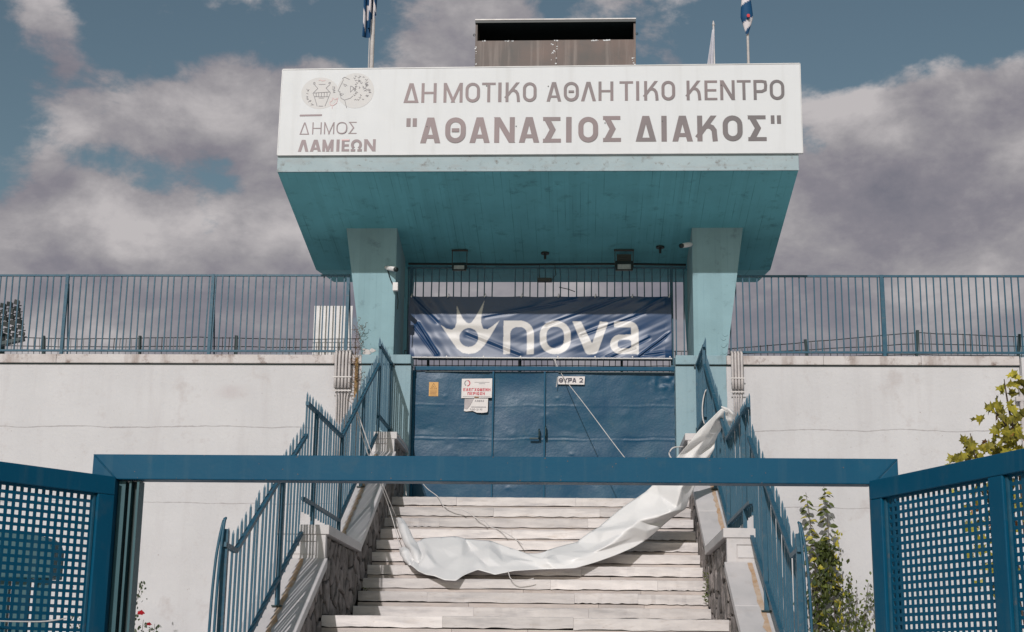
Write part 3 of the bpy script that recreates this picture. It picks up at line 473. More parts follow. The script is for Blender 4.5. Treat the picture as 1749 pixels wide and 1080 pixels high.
def letter_mb(polys, x0, z0, y, depth=.004):
    mb = MB()
    for i, p in enumerate(polys):
        ar = sum(p[k][0]*p[(k+1) % len(p)][1]-p[(k+1) % len(p)][0]*p[k][1] for k in range(len(p)))
        if ar < 0: p = p[::-1]
        mb.prism_y([(x0+a, z0+b) for a, b in p], y-depth-i*.00025, y)
    return mb
def text_line(word, x0, z0, h, cw, t, y, m, parent, name='letter', gap=.25):
    x = x0
    for g in word:
        if g == ' ': x += cw*.55; continue
        w = {'Ι': t, '1': cw*.5, ':': cw*.4}.get(g, cw)
        obj(name, letter_mb(glyph(g, w, h, t), x, z0, y, .0015), m, parent); x += w+cw*gap

# ================================================================== GROUND
g = MB().box(-600, 600, -300, 9.85, -.3, 0); o = obj('pavement', g, M['paving'], kind='structure')
g = MB().box(-600, 600, 9.86, 900, -.32, -.02); o = obj('ground', g, M['paving'], kind='structure')

# ================================================================== STAIRCASE
XL, XR = -2.42, 1.36
NY = lambda i: 15.882+.3275*(i-1)
NZ = lambda i: 2.232+.165*(i-1)
stairs = thing('staircase', 'broad flight of grey veined marble steps rising to the blue double door', 'staircase', (-.53, 13.9, 0))
core = MB()
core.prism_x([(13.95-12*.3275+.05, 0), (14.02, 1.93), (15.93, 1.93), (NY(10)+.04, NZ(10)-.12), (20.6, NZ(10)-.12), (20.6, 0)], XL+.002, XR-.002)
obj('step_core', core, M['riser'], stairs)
joints = {1: [.34, .66], 2: [.20, .62, .8], 3: [.55, .86], 4: [.24, .64], 5: [.48], 6: [.3, .74], 7: [.42, .86], 8: [.18, .66], 9: [.35, .7], 10: [.22, .62], 0: [.30, .62], }
def step(y, z, depth, jl, seed):
    r = random.Random(seed); W = XR-XL
    xs = [XL+.004]+[XL+W*j for j in jl]+[XR-.004]
    for a, b in zip(xs, xs[1:]):
        dz = r.uniform(-.004, .004); dy = r.uniform(-.005, .005); mb = MB()
        n = 16; vs = []
        x0, x1 = a+.0009, b-.0009
        # uneven, chipped front edge
        for k in range(n+1):
            x = x0+(x1-x0)*k/n; c = r.uniform(0, .005)+(r.uniform(.004, .012) if r.random() < .12 else 0); e = r.uniform(0, .003)
            vs += [(x, y-.03+dy+c, z-.006+dz-e*.3), (x, y-.03+dy+c+.008, z+dz-e), (x, y+depth, z+dz), (x, y+depth, z-.112+dz), (x, y-.03+dy+c, z-.112+dz+r.uniform(0, .012))]
        fs = []
        for k in range(n):
            for j in range(5): fs.append((k*5+j, k*5+(j+1) % 5, (k+1)*5+(j+1) % 5, (k+1)*5+j)[::-1])
        fs += [(0, 1, 2, 3, 4), tuple(n*5+j for j in (4, 3, 2, 1, 0))]
        mb.add(vs, fs); obj('tread_slab', mb, M['marble'], stairs)
    xs2 = [XL+.004]+[XL+W*min(.97, max(.03, j+r.uniform(-.12, .12))) for j in sorted(jl)]+[XR-.004]
    for a, b in zip(xs2, xs2[1:]):
        if b-a < .08: continue
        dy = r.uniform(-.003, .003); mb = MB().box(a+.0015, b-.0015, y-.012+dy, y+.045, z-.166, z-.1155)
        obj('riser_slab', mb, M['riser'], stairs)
for i in range(1, 11): step(NY(i), NZ(i), .33 if i < 10 else 1.72, joints[i], i)
step(13.975, 2.067, 1.92, joints[0], 50)
for i in range(1, 12):
    step(13.975-.3275*i, 2.067-.165*i, .33, [rnd.uniform(.2, .42), rnd.uniform(.55, .8)], 60+i)

# ================================================================== FLANK WALLS
CZ = lambda y: 2.60-(13.975-y)*.504      # top of lower sloping coping
CZ2 = lambda y: 2.905+(y-16.05)*.504     # top of upper sloping coping
def clip_half(poly, px, py, nx, ny):
    out = []
    for i in range(len(poly)):
        a, b = poly[i], poly[(i+1) % len(poly)]
        da, db = (a[0]-px)*nx+(a[1]-py)*ny, (b[0]-px)*nx+(b[1]-py)*ny
        if da <= 0: out.append(a)
        if (da <= 0) != (db <= 0):
            t = da/(da-db); out.append((a[0]+(b[0]-a[0])*t, a[1]+(b[1]-a[1])*t))
    return out
def rubble(zone, py, pz, parent, xf, sg, r):
    ys = [p[0] for p in zone]; zs = [p[1] for p in zone]
    pts = []
    y = min(ys)-py
    while y < max(ys)+py:
        z = min(zs)-pz; k = 0
        while z < max(zs)+pz:
            pts.append((y+r.uniform(-.42, .42)*py+(k % 2)*py*.5, z+r.uniform(-.36, .36)*pz)); z += pz; k += 1
        y += py
    for i, c in enumerate(pts):
        poly = list(zone)
        for j, d in enumerate(pts):
            if i == j or abs(d[0]-c[0]) > 3*py or abs(d[1]-c[1]) > 3*pz: continue
            nx, ny = d[0]-c[0], d[1]-c[1]
            poly = clip_half(poly, (c[0]+d[0])/2, (c[1]+d[1])/2, nx, ny)
            if len(poly) < 3: break
        if len(poly) < 3: continue
        ar = abs(sum(poly[k][0]*poly[(k+1) % len(poly)][1]-poly[(k+1) % len(poly)][0]*poly[k][1] for k in range(len(poly))))/2
        if ar < .004: continue
        cy = sum(p[0] for p in poly)/len(poly); cz = sum(p[1] for p in poly)/len(poly)
        # split long edges so the outline is irregular
        q = []
        for k in range(len(poly)):
            a, b = poly[k], poly[(k+1) % len(poly)]; q.append(a)
            if math.hypot(a[0]-b[0], a[1]-b[1]) > .09: q.append(((a[0]+b[0])/2+r.uniform(-.012, .012), (a[1]+b[1])/2+r.uniform(-.012, .012)))
        gp = r.uniform(.84, .93); n = len(q)
        h = r.uniform(.004, .020); tl, tz = r.uniform(-.05, .05), r.uniform(-.06, .06)
        def ring(s, hh, j=0.): return [(xf+sg*(hh+(tl*(a-cy)+tz*(b-cz) if hh > 0 else 0)+r.uniform(-j, j)), cy+(a-cy)*s, cz+(b-cz)*s) for a, b in q]
        vs = ring(gp, -.03)+ring(gp*.98, h*.65, .003)+ring(gp*.86, h+.004, .004)
        fs = []
        for lv in (0, 1):
            for k in range(n): fs.append((lv*n+k, lv*n+(k+1) % n, (lv+1)*n+(k+1) % n, (lv+1)*n+k))
        fs.append(tuple(2*n+k for k in range(n)))
        if sg < 0: fs = [f[::-1] for f in fs]
        obj('stone', MB().add(vs, fs), M['stone'], parent)
def flank(side, label, seed):
    r = random.Random(seed); s = 1 if side == 'L' else -1      # direction towards the steps
    xi = -2.42 if side == 'L' else 1.36                          # inner stone face
    X = lambda d: xi-s*d                                         # d = distance outward from the inner face
    rx = lambda a, b: (min(X(a), X(b)), max(X(a), X(b)))
    t = thing('stair_flank_wall', label, 'wall', (xi, 13.97, 0))
    # core, lower, landing, upper, top
    c = MB(); x0, x1 = rx(.03, .45)
    c.prism_x([(10.55, 0), (13.97, 0), (13.97, CZ(13.97)-.09), (10.55, CZ(10.55)-.09)], x0, x1)
    c.prism_x([(13.972, 0), (16.04, 0), (16.04, 2.81), (13.972, 2.81)], x0, x1)
    c.prism_x([(16.042, 0), (18.828, 0), (18.828, CZ2(18.83)-.095), (16.042, CZ2(16.05)-.095)], x0, x1)
    c.prism_x([(18.83, 0), (20.1, 0), (20.1, 4.455), (18.83, 4.455)], x0, x1)
    obj('wall_core', c, M['mortar'], t)
    x0, x1 = rx(.452, .47)
    c = MB(); c.prism_x([(10.55, 0), (20.09, 0), (20.09, 4.45), (18.83, 4.45), (18.83, 4.1), (16.05, 2.79), (13.97, 2.79), (13.97, 2.45), (10.55, .80)], x0, x1)
    obj('outer_plaster', c, M['plaster'], t)
    xf = xi-s*.012
    rubble([(12.0, .9), (13.95, 1.7), (13.95, CZ(13.95)-.1), (12.0, CZ(12)-.1)], .27, .21, t, xf, s, r)
    rubble([(14.05, 2.07), (15.9, 2.07), (16.04, 2.2), (16.04, 2.80), (14.05, 2.80)], .27, .21, t, xf, s, r)
    rubble([(16.05, NZ(1)-.0), (18.83, NZ(9)), (18.83, CZ2(18.83)-.1), (16.05, CZ2(16.05)-.1)], .27, .20, t, xf, s, r)
    rubble([(18.90, 3.72), (20.08, 3.72), (20.08, 4.45), (18.90, 4.45)], .27, .21, t, xf, s, r)
    # sloping coping slabs
    a, b = rx(-.04, .455)
    for fz, y0, y1, n in ((CZ, 10.5, 13.955, 4), (CZ2, 16.06, 18.815, 3)):
        for k in range(n):
            p = y0+(y1-y0)*k/n+.0015; q = y0+(y1-y0)*(k+1)/n-.0015
            obj('coping_slab', MB().prism_x([(p, fz(p)-.09), (q, fz(q)-.09), (q, fz(q)), (p, fz(p))], a, b), M['coping'], t, bevel=.006)
    a2, b2 = rx(-.045, .47)
    for y0, y1, z in ((13.94, 16.05, 2.81), (18.80, 20.085, 4.46)):
        n = 2 if y1-y0 > 1.5 else 1
        for k in range(n):
            obj('coping_slab', MB().box(a2, b2, y0+(y1-y0)*k/n+.001, y0+(y1-y0)*(k+1)/n-.001, z, z+.09), M['coping'], t, bevel=.006)
    # facing slabs of the two piers with a recessed field
    for y, zb, zt in ((13.955, 2.50, 2.808), (18.81, 4.1, 4.458)):
        x0, x1 = rx(-.012, .46); m = MB(); ix0, ix1 = x0+.09, x1-.09; iz0, iz1 = zt-.19, zt-.06
        m.box(x0, x1, y+.012, y+.09, zb, zt)
        m.box(x0, ix0, y, y+.012, zb, zt); m.box(ix1, x1, y, y+.012, zb, zt); m.box(ix0, ix1, y, y+.012, iz1, zt); m.box(ix0, ix1, y, y+.012, zb, iz0)
        obj('pier_face', m, M['coping'], t)
        obj('pier_field', MB().box(ix0+.01, ix1-.01, y+.003, y+.0115, iz0+.01, iz1-.01), M['coping'], t)
    # rusty run-off at the foot of the bars
    for fz, y0, y1 in ((CZ, 10.6, 13.93), (CZ2, 16.2, 18.7)):
        m = MB(); n = 30; vs = []
        for k in range(n+1):
            y = y0+(y1-y0)*k/n; w = .030+.035*abs(nz(y*5, seed))+.014*(k % 2)
            xa, xb = X(.215), X(.215-w); vs += [(xa, y, fz(y)+.004), (xb, y, fz(y)+.004)]
        m.add(vs, [(2*k, 2*k+1, 2*k+3, 2*k+2) for k in range(n)]); obj('rust_stain', m, M['rust'], t)
    return t
flank('L', 'left rubble stone stair flank under its marble coping, its inner side in shadow', 3)
flank('R', 'right rubble stone stair flank under its marble coping, its inner side sunlit', 8)

# ================================================================== STAIR RAILINGS
bar_mb = MB()
def bar_mesh(h, w=.017, name='railing_bar'):
    m = MB(); m.box(-w/2, w/2, -w/2, w/2, 0, h-.07)
    m.hexa([(-w*.5, -w*.5, h-.07), (w*.5, -w*.5, h-.07), (w*.5, w*.5, h-.07), (-w*.5, w*.5, h-.07)], [(-w*.45, -w*.45, h-.03), (w*.45, -w*.45, h-.03), (w*.45, w*.45, h-.03), (-w*.45, w*.45, h-.03)])
    m.hexa([(-w*.45, -w*.45, h-.03), (w*.45, -w*.45, h-.03), (w*.45, w*.45, h-.03), (-w*.45, w*.45, h-.03)], [(-.001, -.001, h), (.001, -.001, h), (.001, .001, h), (-.001, .001, h)])
    return m.mesh(name, M['rail'])
BAR = bar_mesh(1.17)
def railing(x, s, label):
    t = thing('stair_railing', label, 'railing', (x, 13.97, 2.9)); O = Vector((x, 13.97, 2.9))
    low = lambda y: 2.45+(y-11.31)*.487
    upz = lambda y: 4.063+(y-16.08)*.500
    secs = [([(10.93, 2.47), (11.31, 2.45), (13.99, low(13.99))], 'low'), ([(13.96, 4.063), (16.08, 4.063), (18.84, upz(18.84))], 'mid'), ([(18.82, 5.70), (20.08, 5.70)], 'top')]
    for pts, _ in secs:
        for (y0, z0), (y1, z1) in zip(pts, pts[1:]):
            e = .004
            obj('top_rail', MB().bar((x, y0+e, z0), (x, y1-e, z1), .034, .036), M['rail'], t)
            if y1 < 11.4: continue
            obj('bottom_rail', MB().bar((x, y0+e, z0-.917), (x, y1-e, z1-.917), .034, .034), M['rail'], t)
    obj('bottom_rail', MB().bar((x, 10.95, low(10.95)-.917), (x, 11.30, low(11.3)-.917), .034, .034), M['rail'], t)
    def zt(y):
        if y < 11.31: return 2.465
        if y < 13.97: return low(y)
        if y < 16.08: return 4.063
        if y < 18.83: return upz(y)
        return 5.70
    y = 11.0; k = 0; r = random.Random(int(x*100))
    while y < 20.06:
        o = link('railing_bar', BAR, t, Vector((x-s*.0265, y+r.uniform(-.006, .006), zt(y)-1.028+r.uniform(-.006, .006)))-O)
        o.rotation_euler = (r.uniform(-.006, .006), r.uniform(-.006, .006), 0)
        y += .1475; k += 1
    foot = lambda y: CZ(y) if y < 13.95 else (2.90 if y < 16.05 else (CZ2(y) if y < 18.8 else 4.55))
    for y in (10.98, 12.98, 14.5, 16.1, 17.6, 18.9, 20.04):
        h = zt(y)
        m = MB().box(x-.019, x+.019, y-.019, y+.019, foot(y)+.003 if y > 11 else .02, h+.02 if y != 10.98 else h+.12)
        obj('post', m, M['rail'], t)
        if y > 11: obj('foot_plate', MB().box(x-.045, x+.045, y-.035, y+.035, foot(y)+.002, foot(y)+.014), M['darkgreen'], t)
    # curved end bars at the foot of the stair
    for d, hh in ((.012, 0.10), (.030, .02)):
        pts = [(x, 10.95, 2.66), (x-s*d*.5, 10.94, 2.64+hh*.1), (x-s*d*1.2, 10.92, 2.50), (x-s*d*1.7, 10.9, 2.3), (x-s*d*2.0, 10.88, 1.9), (x-s*d*2.2, 10.87, .9), (x-s*d*2.2, 10.87, .05)]
        obj('end_bar', MB().tube(spline(pts, 4), .011, 6), M['rail'], t, smooth=True)
    # small lock bracket where the railing meets the wall
    obj('wall_bracket', MB().box(x-.04, x+.04, 20.06, 20.095, 5.66, 5.73), M['darkgreen'], t); obj('padlock', MB().box(x-.03, x+.03, 20.03, 20.06, 4.74, 4.82), M['darkgreen'], t)
    return t
railing(-2.64, 1, 'left spiked blue stair railing stepping up beside the steps towards the left column')
railing(1.58, -1, 'right spiked blue stair railing with the white sheet hooked over its top')

# ================================================================== STADIUM WALL
def wallthing(x0, x1, xb, label, side):
    t = thing('stadium_wall', label, 'wall', ((x0+x1)/2, 20.1, 0), 'white stadium walls either side of the entrance')
    cx0, cx1 = (x0, xb) if side == 'L' else (xb, x1)
    obj('wall_body', MB().box(cx0, cx1, 20.1, 20.42, 0, 5.685), M['wall'], t)
    px0, px1 = (xb, x1) if side == 'L' else (x0, xb)
    # ragged painted edge: blue block stands 3 mm proud
    m = MB(); n = 26; e = []
    for k in range(n+1):
        z = 5.685*k/n; e.append((z, .02*nz(z*3, 4)+.012*nz(z*11, 2)))
    if side == 'L': prof = [(px1, 0), (px1, 5.685)]+[(px0+d, z) for z, d in e[::-1]]
    else: prof = [(px0, 5.685), (px0, 0)]+[(px1+d, z) for z, d in e]
    m.prism_y(prof, 20.096, 20.421); obj('blue_painted_pier', m, M['pale'], t)
    # coping over a dark strip painted in for the drip groove's shade
    a, b = (cx0, cx1)
    n = 3; w = (b-a)/n
    for k in range(n): obj('cap_block', MB().box(a+w*k+.001, a+w*(k+1)-.001, 20.055, 20.44, 5.702, 5.828+rnd.uniform(-.003, .003)), M['cap'], t, bevel=.008)
    obj('cap_block', MB().box(px0, px1, 20.052, 20.44, 5.702, 5.83), M['pale'], t, bevel=.008)
    obj('drip_groove_shade', MB().box(x0, x1, 20.088, 20.40, 5.6852, 5.7018), M['darkgreen'], t)
    return t
wl = wallthing(-16, -2.372, -3.06, 'long white wall left of the steps, with a seepage stain', 'L')
wr = wallthing(1.288, 5.955, 1.985, 'shorter white wall right of the steps, ending at a plain corner post', 'R')
cp = thing('corner_post', 'white corner post at the right end of the right wall', 'pillar', (6.1, 20.0, 0))
obj('post_body', MB().box(5.962, 6.5, 20.0, 20.5, 0, 5.80), M['wall'], cp)
obj('side_pipe', MB().tube([(5.94, 20.03, 1), (5.94, 20.03, 5.55)], .03, 8), M['conduit'], cp, smooth=True)
obj('pipe_bracket', MB().box(5.86, 5.96, 20.0, 20.06, 5.2, 5.26), M['conduit'], cp)
far = MB().box(6.502, 16, 20.12, 20.42, 0, 5.7); single('side_wall', far, M['wall'], 'white wall beyond the corner post at the right edge', 'wall', (8, 20.1, 0))
# stand floor behind the wall
single('stand_floor', MB().box(-16, 16, 20.65, 26, 5.2, 5.45), M['plaster'], 'concrete stand floor behind the wall top', 'floor', (0, 22, 5.2))

# ================================================================== FENCES
def fence(x0, x1, y, z0, z1, posts, pitch, label, group, skip=(), braces=True, zbot=None, first=0):
    zb = zbot or z0+.075
    t = thing('bar_fence', label, 'fence', ((x0+x1)/2, y, z0), group); O = Vector(((x0+x1)/2, y, z0))
    obj('top_rail', MB().box(x0, x1, y-.014, y+.014, z1-.02, z1+.008), M['rail'], t)
    obj('bottom_rail', MB().box(x0, x1, y-.014, y+.014, zb-.014, zb+.014), M['rail'], t)
    bm_ = MB().box(-.0085, .0085, -.0085, .0085, 0, z1-zb-.036).mesh('fence_bar', M['rail'])
    x = x0+first; r = random.Random(int(abs(x0)*50))
    while x < x1:
        if not any(a < x < b for a, b in skip) and not any(abs(x-p) < .03 for p in posts):
            o = link('fence_bar', bm_, t, Vector((x+r.uniform(-.006, .006), y+r.uniform(-.003, .003), zb+.0145))-O); o.rotation_euler = (r.uniform(-.008, .008), r.uniform(-.009, .009), 0)
        x += pitch
    for p in posts:
        obj('post', MB().box(p-.022, p+.022, y-.022, y+.022, z0, z1+.01), M['rail'], t)
        if braces: obj('brace', MB().bar((p+.012, y+.036, z1-.12), (p+.055, y+.10, z0-.02), .018), M['rail'], t)
    return t
fence(-15, -3.29, 20.2, 5.83, 7.01, (-13.5, -11.5, -9.45, -7.36, -5.25, -3.31), .0975, 'blue bar fence on the wall top left of the canopy', 'blue bar fences along the wall top', first=.03)
fence(2.06, 15, 20.2, 5.83, 7.0, (4.17, 6.2, 8.3, 10.4, 12.5), .0975, 'blue bar fence on the wall top right of the canopy', 'blue bar fences along the wall top')
fence(-2.56, 1.52, 20.95, 5.45, 7.33, (-2.5, 1.30), .1115, 'blue bar fence between the two columns behind the banner', 'blue bar fences along the wall top', skip=((-1.27, -1.0),), braces=False, zbot=5.96, first=.02)

def wire_barrier(x0, x1, y, posts, zf, label):
    t = thing('wire_barrier', label, 'barrier', ((x0+x1)/2, y, 5.45), 'low wire mesh barriers behind the wall top')
    m = MB(); n = int((x1-x0)/.25)
    for row in (0, .33, .66, 1.):
        pts = [(x0+(x1-x0)*k/n, y+.02*nz(k*.7, row*9), 5.80+(zf(x0+(x1-x0)*k/n)-5.80)*row+.010*nz(k*1.3, row*7)) for k in range(n+1)]
        m.tube(pts, .0072, 3)
    x = x0
    while x < x1:
        zt = zf(x); l = .05*nz(x*1.1, 5)+.02*nz(x*9, 1); m.tube([(x, y, 5.72), (x+l, y-.02, zt+.005)], .0066, 3); x += .088+.012*nz(x*7, 3)
    obj('wire_mesh', m, M['wire'], t)
    for p, lean in posts: obj('stake', MB().bar((p, y+.03, 5.5), (p+lean, y-.02, zf(p)+.03), .035, .05), M['darkgreen'], t)
    return t
wire_barrier(-15, -3.0, 20.55, [(-13.5, 0), (-12, 0), (-10.6, 0), (-9.2, 0), (-7.73, -.03), (-6.33, -.02), (-4.94, -.01)], lambda x: 6.165+.012*math.sin(x*2), 'low wire barrier behind the left bar fence')
wire_barrier(2.0, 15, 20.55, [(3.20, -.06), (4.66, .05), (6.04, .08), (7.5, .0), (9, 0), (10.5, 0), (12, 0)], lambda x: 6.02+.25*min(1, (x-2)/2.7)-(.06*min(1, max(0, x-4.7)/1.4)), 'low sagging wire barrier behind the right bar fence')
wire_barrier(-2.6, 1.9, 21.2, [(-2.25, 0), (-.9, 0), (.58, 0), ], lambda x: 6.13, 'low wire barrier between the columns below the banner')
pn = MB().box(-3.86, -3.30, 20.62, 20.64, 5.6, 6.665)
single('white_board', pn, M['plastic'], 'plain white board standing behind the left fence beside the column', 'board', (-3.6, 20.62, 5.6), bevel=.004)

# ================================================================== CANOPY
can = thing('entrance_canopy', 'deep blue concrete canopy on two tapered columns over the entrance', 'canopy', (-.6, 20.1, 5.8))
cx0, cx1 = -4.032, 2.818
m = MB(); m.prism_x([(18.46, 7.946), (21.5, 7.44), (21.5, 9.25), (18.52, 9.25), (18.52, 8.17), (18.46, 8.17)], cx0+.01, cx1-.01)
obj('soffit', m, M['soffit'], can)
m = MB().prism_x([(21.502, 7.44), (23.1, 7.67), (23.1, 9.25), (21.502, 9.25)], cx0+.012, cx1-.012); obj('rear_beam', m, M['soffit'], can)
obj('fascia', MB().box(cx0, cx1, 18.44, 18.459, 7.955, 8.172), M['fascia'], can, bevel=.006)
obj('drip_edge', MB().box(cx0, cx1, 18.425, 18.4395, 7.945, 7.972), M['fascia'], can, bevel=.004)
obj('roof_slab', MB().box(cx0+.02, cx1-.02, 18.55, 23.08, 9.252, 9.30), M['plaster'], can)
def column(inner, out_b, out_t, bi, bo):
    zt = 7.67; n = 8
    m = MB(); x = sorted
    def ring(y0, y1, z, a, b): lo, hi = min(a, b), max(a, b); return [(lo, y0, z), (hi, y0, z), (hi, y1, z), (lo, y1, z)]
    zs = [5.835+(zt+.02-5.835)*k/n for k in range(n+1)]
    for k in range(n):
        f0, f1 = k/n, (k+1)/n
        m.hexa(ring(20.1, 21.15, zs[k], inner, out_b+(out_t-out_b)*f0), ring(20.1, 21.15, zs[k+1], inner, out_b+(out_t-out_b)*f1))
    # top wedge follows the sloping soffit
    c = obj('column', m, M['column'], can)
    obj('buttress', MB().hexa(ring(21.2, 22.4, 5.6, bo, bi-(.05 if bi < 0 else -.05)), ring(21.2, 22.4, 7.49, bo, bi+(.03 if bi < 0 else -.03))), M['soffit'], c)
    return c
column(-2.625, -3.075, -3.355, -2.66, -3.1)
column(1.545, 2.0, 2.262, 1.60, 2.05)
# chipped render at the foot of the columns
for x, nm in ((-3.02, 0), (2.0, 1)):
    m = MB(); r = random.Random(nm+5)
    for k in range(7):
        cxx = x+r.uniform(-.06, .2 if nm == 0 else .0); z = 5.84+r.uniform(0, .07 if nm == 0 else .35); a = r.uniform(.02, .05)
        pts = [(cxx+math.cos(q)*a*r.uniform(.6, 1.2), z+math.sin(q)*a*.7*r.uniform(.6, 1.2)) for q in [i*math.pi/3.5 for i in range(7)]]
        m.prism_y(pts, 20.094-.0005*k, 20.1)
    obj('bare_render_patch', m, M['cap'] if nm == 0 else M['column'], can)

# ------------------------------------------------------------------ sign on the canopy
sign = thing('entrance_sign', 'long white sign with two rows of brown Greek capitals on the canopy front', 'sign', (-.6, 18.42, 8.17))
SXL, SXR, SZ0, SZ1 = -4.025, 2.862, 8.178, 9.395
obj('panel', MB().hexa([(SXL, 18.405, SZ0), (SXR, 18.405, SZ0+.004), (SXR, 18.45, SZ0+.004), (SXL, 18.45, SZ0)], [(SXL+.012, 18.405, 9.378), (SXR+.004, 18.405, 9.416), (SXR+.004, 18.45, 9.416), (SXL+.012, 18.45, 9.378)]), M['white'], sign)
obj('edge_trim', MB().bar((SXL+.012, 18.425, 9.384), (SXR+.004, 18.425, 9.422), .055, .012), M['sign_frame'], sign)
obj('edge_trim', MB().bar((SXL, 18.425, SZ0-.006), (SXR, 18.425, SZ0-.002), .05, .008), M['sign_frame'], sign)
for x in (SXL-.004, SXR+.006): obj('edge_trim', MB().bar((x, 18.425, SZ0-.004), (x+(.012 if x < 0 else .004), 18.425, 9.38 if x < 0 else 9.42), .010, .05, up=(0, 1, 0)), M['sign_frame'], sign)
YF = 18.4045
for row, t, m_ in ((ROW1, .0395, 'letter'), (ROW2, .067, 'letter'), (TOWN1, .0145, 'letter_thin'), (TOWN2, .037, 'letter_thin'), (QUOTES, .05, 'letter')):
    for g_, a, b, z0, z1 in row:
        obj('letter', letter_mb(glyph(g_, b-a, z1-z0, min(t, (b-a))), a, z0, YF), M[m_], sign)
obj('dash', letter_mb([st(TBAR[0], TBAR[1], .024)], 0, 0, YF), M['letter_thin'], sign)
obj('letter_accent', letter_mb([st(EBAR[0], EBAR[1], .016)], 0, 0, YF-.003), M['pink'], sign)
emb = MB()
def ellipse_mb(E, y):
    (cx, cz), (rx_, _), (_, rz_) = E; a = rx_-cx; b = rz_-cz
    return MB().prism_y([(cx+a*math.cos(k*math.pi/24), cz+b*math.sin(k*math.pi/24)) for k in range(48)], y, YF)
e1 = obj('emblem_oval', ellipse_mb(EL1, YF-.0012), M['ellipse'], sign, label='left oval emblem with an outline drawing of an amphora')
e2 = obj('emblem_oval', ellipse_mb(EL2, YF-.0022), M['ellipse'], sign, label='right oval emblem with a line drawing of a curly head in profile')
def strokes(lst, t, y):
    mb = MB(); i = 0
    for p in lst:
        for q in pth(p, t):
            ar = sum(q[k][0]*q[(k+1) % 4][1]-q[(k+1) % 4][0]*q[k][1] for k in range(4)); q = q if ar > 0 else q[::-1]
            mb.prism_y(q, y-(i % 7)*.0002, y+.001); i += 1
    return mb
obj('drawn_line', strokes(AMPH, .0065, YF-.0030), M['inkgrey'], e1)
obj('drawn_line', strokes(HEAD, .0065, YF-.0042), M['inkgrey'], e2)
obj('drawn_line', strokes(PINK, .007, YF-.0050), M['pink'], e1)
for x, z in ((-1.27, 9.13), (-.45, 9.12), (-2.05, 8.56), (-.87, 8.56), (1.05, 8.62), (1.83, 9.12), (.30, 8.60)):
    obj('screw', MB().prism_y([(x+.008*math.cos(k*1.047), z+.008*math.sin(k*1.047)) for k in range(6)], YF-.008, YF), M['dark'], sign)

# ------------------------------------------------------------------ box on the roof
sb = thing('scoreboard_box', 'open weathered metal box with dark hollow upper half on the canopy roof', 'box', (-.4, 20, 9.3))
bx0, bx1, bz0, bz1, bzm = -1.556, .772, 9.3, 10.81, 10.49
for k, (a, b) in enumerate(((bx0, -.375), (-.372, bx1))):
    obj('front_sheet', MB().box(a, b, 20.0, 20.012, bz0, bzm-.004+k*.004), M['steel'], sb)
obj('side_sheet', MB().box(bx0-.002, bx0+.028, 20.013, 20.9, bz0, bz1-.05), M['steel'], sb)
obj('side_sheet', MB().box(bx1-.028, bx1+.002, 20.013, 20.9, bz0, bz1-.05), M['steel'], sb)
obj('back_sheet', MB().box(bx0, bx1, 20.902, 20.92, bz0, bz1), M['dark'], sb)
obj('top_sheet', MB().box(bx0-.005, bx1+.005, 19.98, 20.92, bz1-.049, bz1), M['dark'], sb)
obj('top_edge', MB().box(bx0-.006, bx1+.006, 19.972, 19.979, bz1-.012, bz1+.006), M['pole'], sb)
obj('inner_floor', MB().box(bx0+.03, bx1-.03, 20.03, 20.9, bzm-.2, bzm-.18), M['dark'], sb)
r = random.Random(2)
m = MB()
for k in range(60):
    if k < 28: x = r.choice([bx0+r.uniform(0, .02), bx1-r.uniform(0, .05), -.42+r.uniform(-.03, .06)]); z = bz0+.75+r.uniform(-.1, .4)
    else: x = r.choice([bx0+.45, bx0+.5, -.4, .35, bx0+.15, .18])+r.uniform(-.05, .05); z = bzm-r.uniform(.004, .018)
    s_ = r.uniform(.004, .012); m.box(x-s_, x+s_, 19.9975-.0002*k*.2, 19.9999, z-s_*r.uniform(.4, 1), z+s_*r.uniform(.4, 1.))
obj('flaked_paint_spots', m, M['white'], sb, kind='stuff')
for x in (bx0-.02, bx1+.02): obj('lifting_eye', MB().tube([(x+.016*math.cos(q), 20.05, 10.6+.016*math.sin(q)) for q in [k*math.pi/4 for k in range(9)]], .005, 4), M['dark'], sb)

# ------------------------------------------------------------------ flagpoles and flags
def pole(x, y, h, r, label, mt='pole'):
    t = thing('flagpole', label, 'flagpole', (x, y, 9.3), 'flagpoles on the canopy roof')
    obj('shaft', MB().tube([(x, y, 9.3), (x, y, 9.3+h*.5), (x, y, 9.3+h)], r, 12, r*.8), M[mt], t, smooth=True)
    obj('base_plate', MB().box(x-.1, x+.1, y-.1, y+.1, 9.301, 9.32), M['steel'], t)
    obj('finial', MB().tube([(x, y, 9.3+h), (x, y, 9.3+h+.03), (x, y, 9.3+h+.07)], r*1.3, 10, r*.5), M[mt], t, smooth=True)
    return t
p1 = pole(-3.063, 20, 4.2, .034, 'thick white flagpole at the left, with a halyard down its side')
obj('halyard', MB().tube([(-3.10, 19.96, 9.4), (-3.104, 19.95, 11.5), (-3.09, 19.97, 13.4)], .006, 4), M['rope'], p1)
pole(2.386, 20, 4.0, .020, 'slender white flagpole at the right carrying the furled flag')
pole(1.897, 20, 1.40, .017, 'short white pole between the roof box and the right flag')
def cloth(fn, nu, nv, pr=None):
    V = []; P = []
    for j in range(nv+1):
        for i in range(nu+1):
            V.append(fn(i/nu, j/nv)); P.append(pr(i/nu, j/nv) if pr else 0)
    F = [(j*(nu+1)+i, j*(nu+1)+i+1, (j+1)*(nu+1)+i+1, (j+1)*(nu+1)+i) for j in range(nv) for i in range(nu)]
    return V, F, P
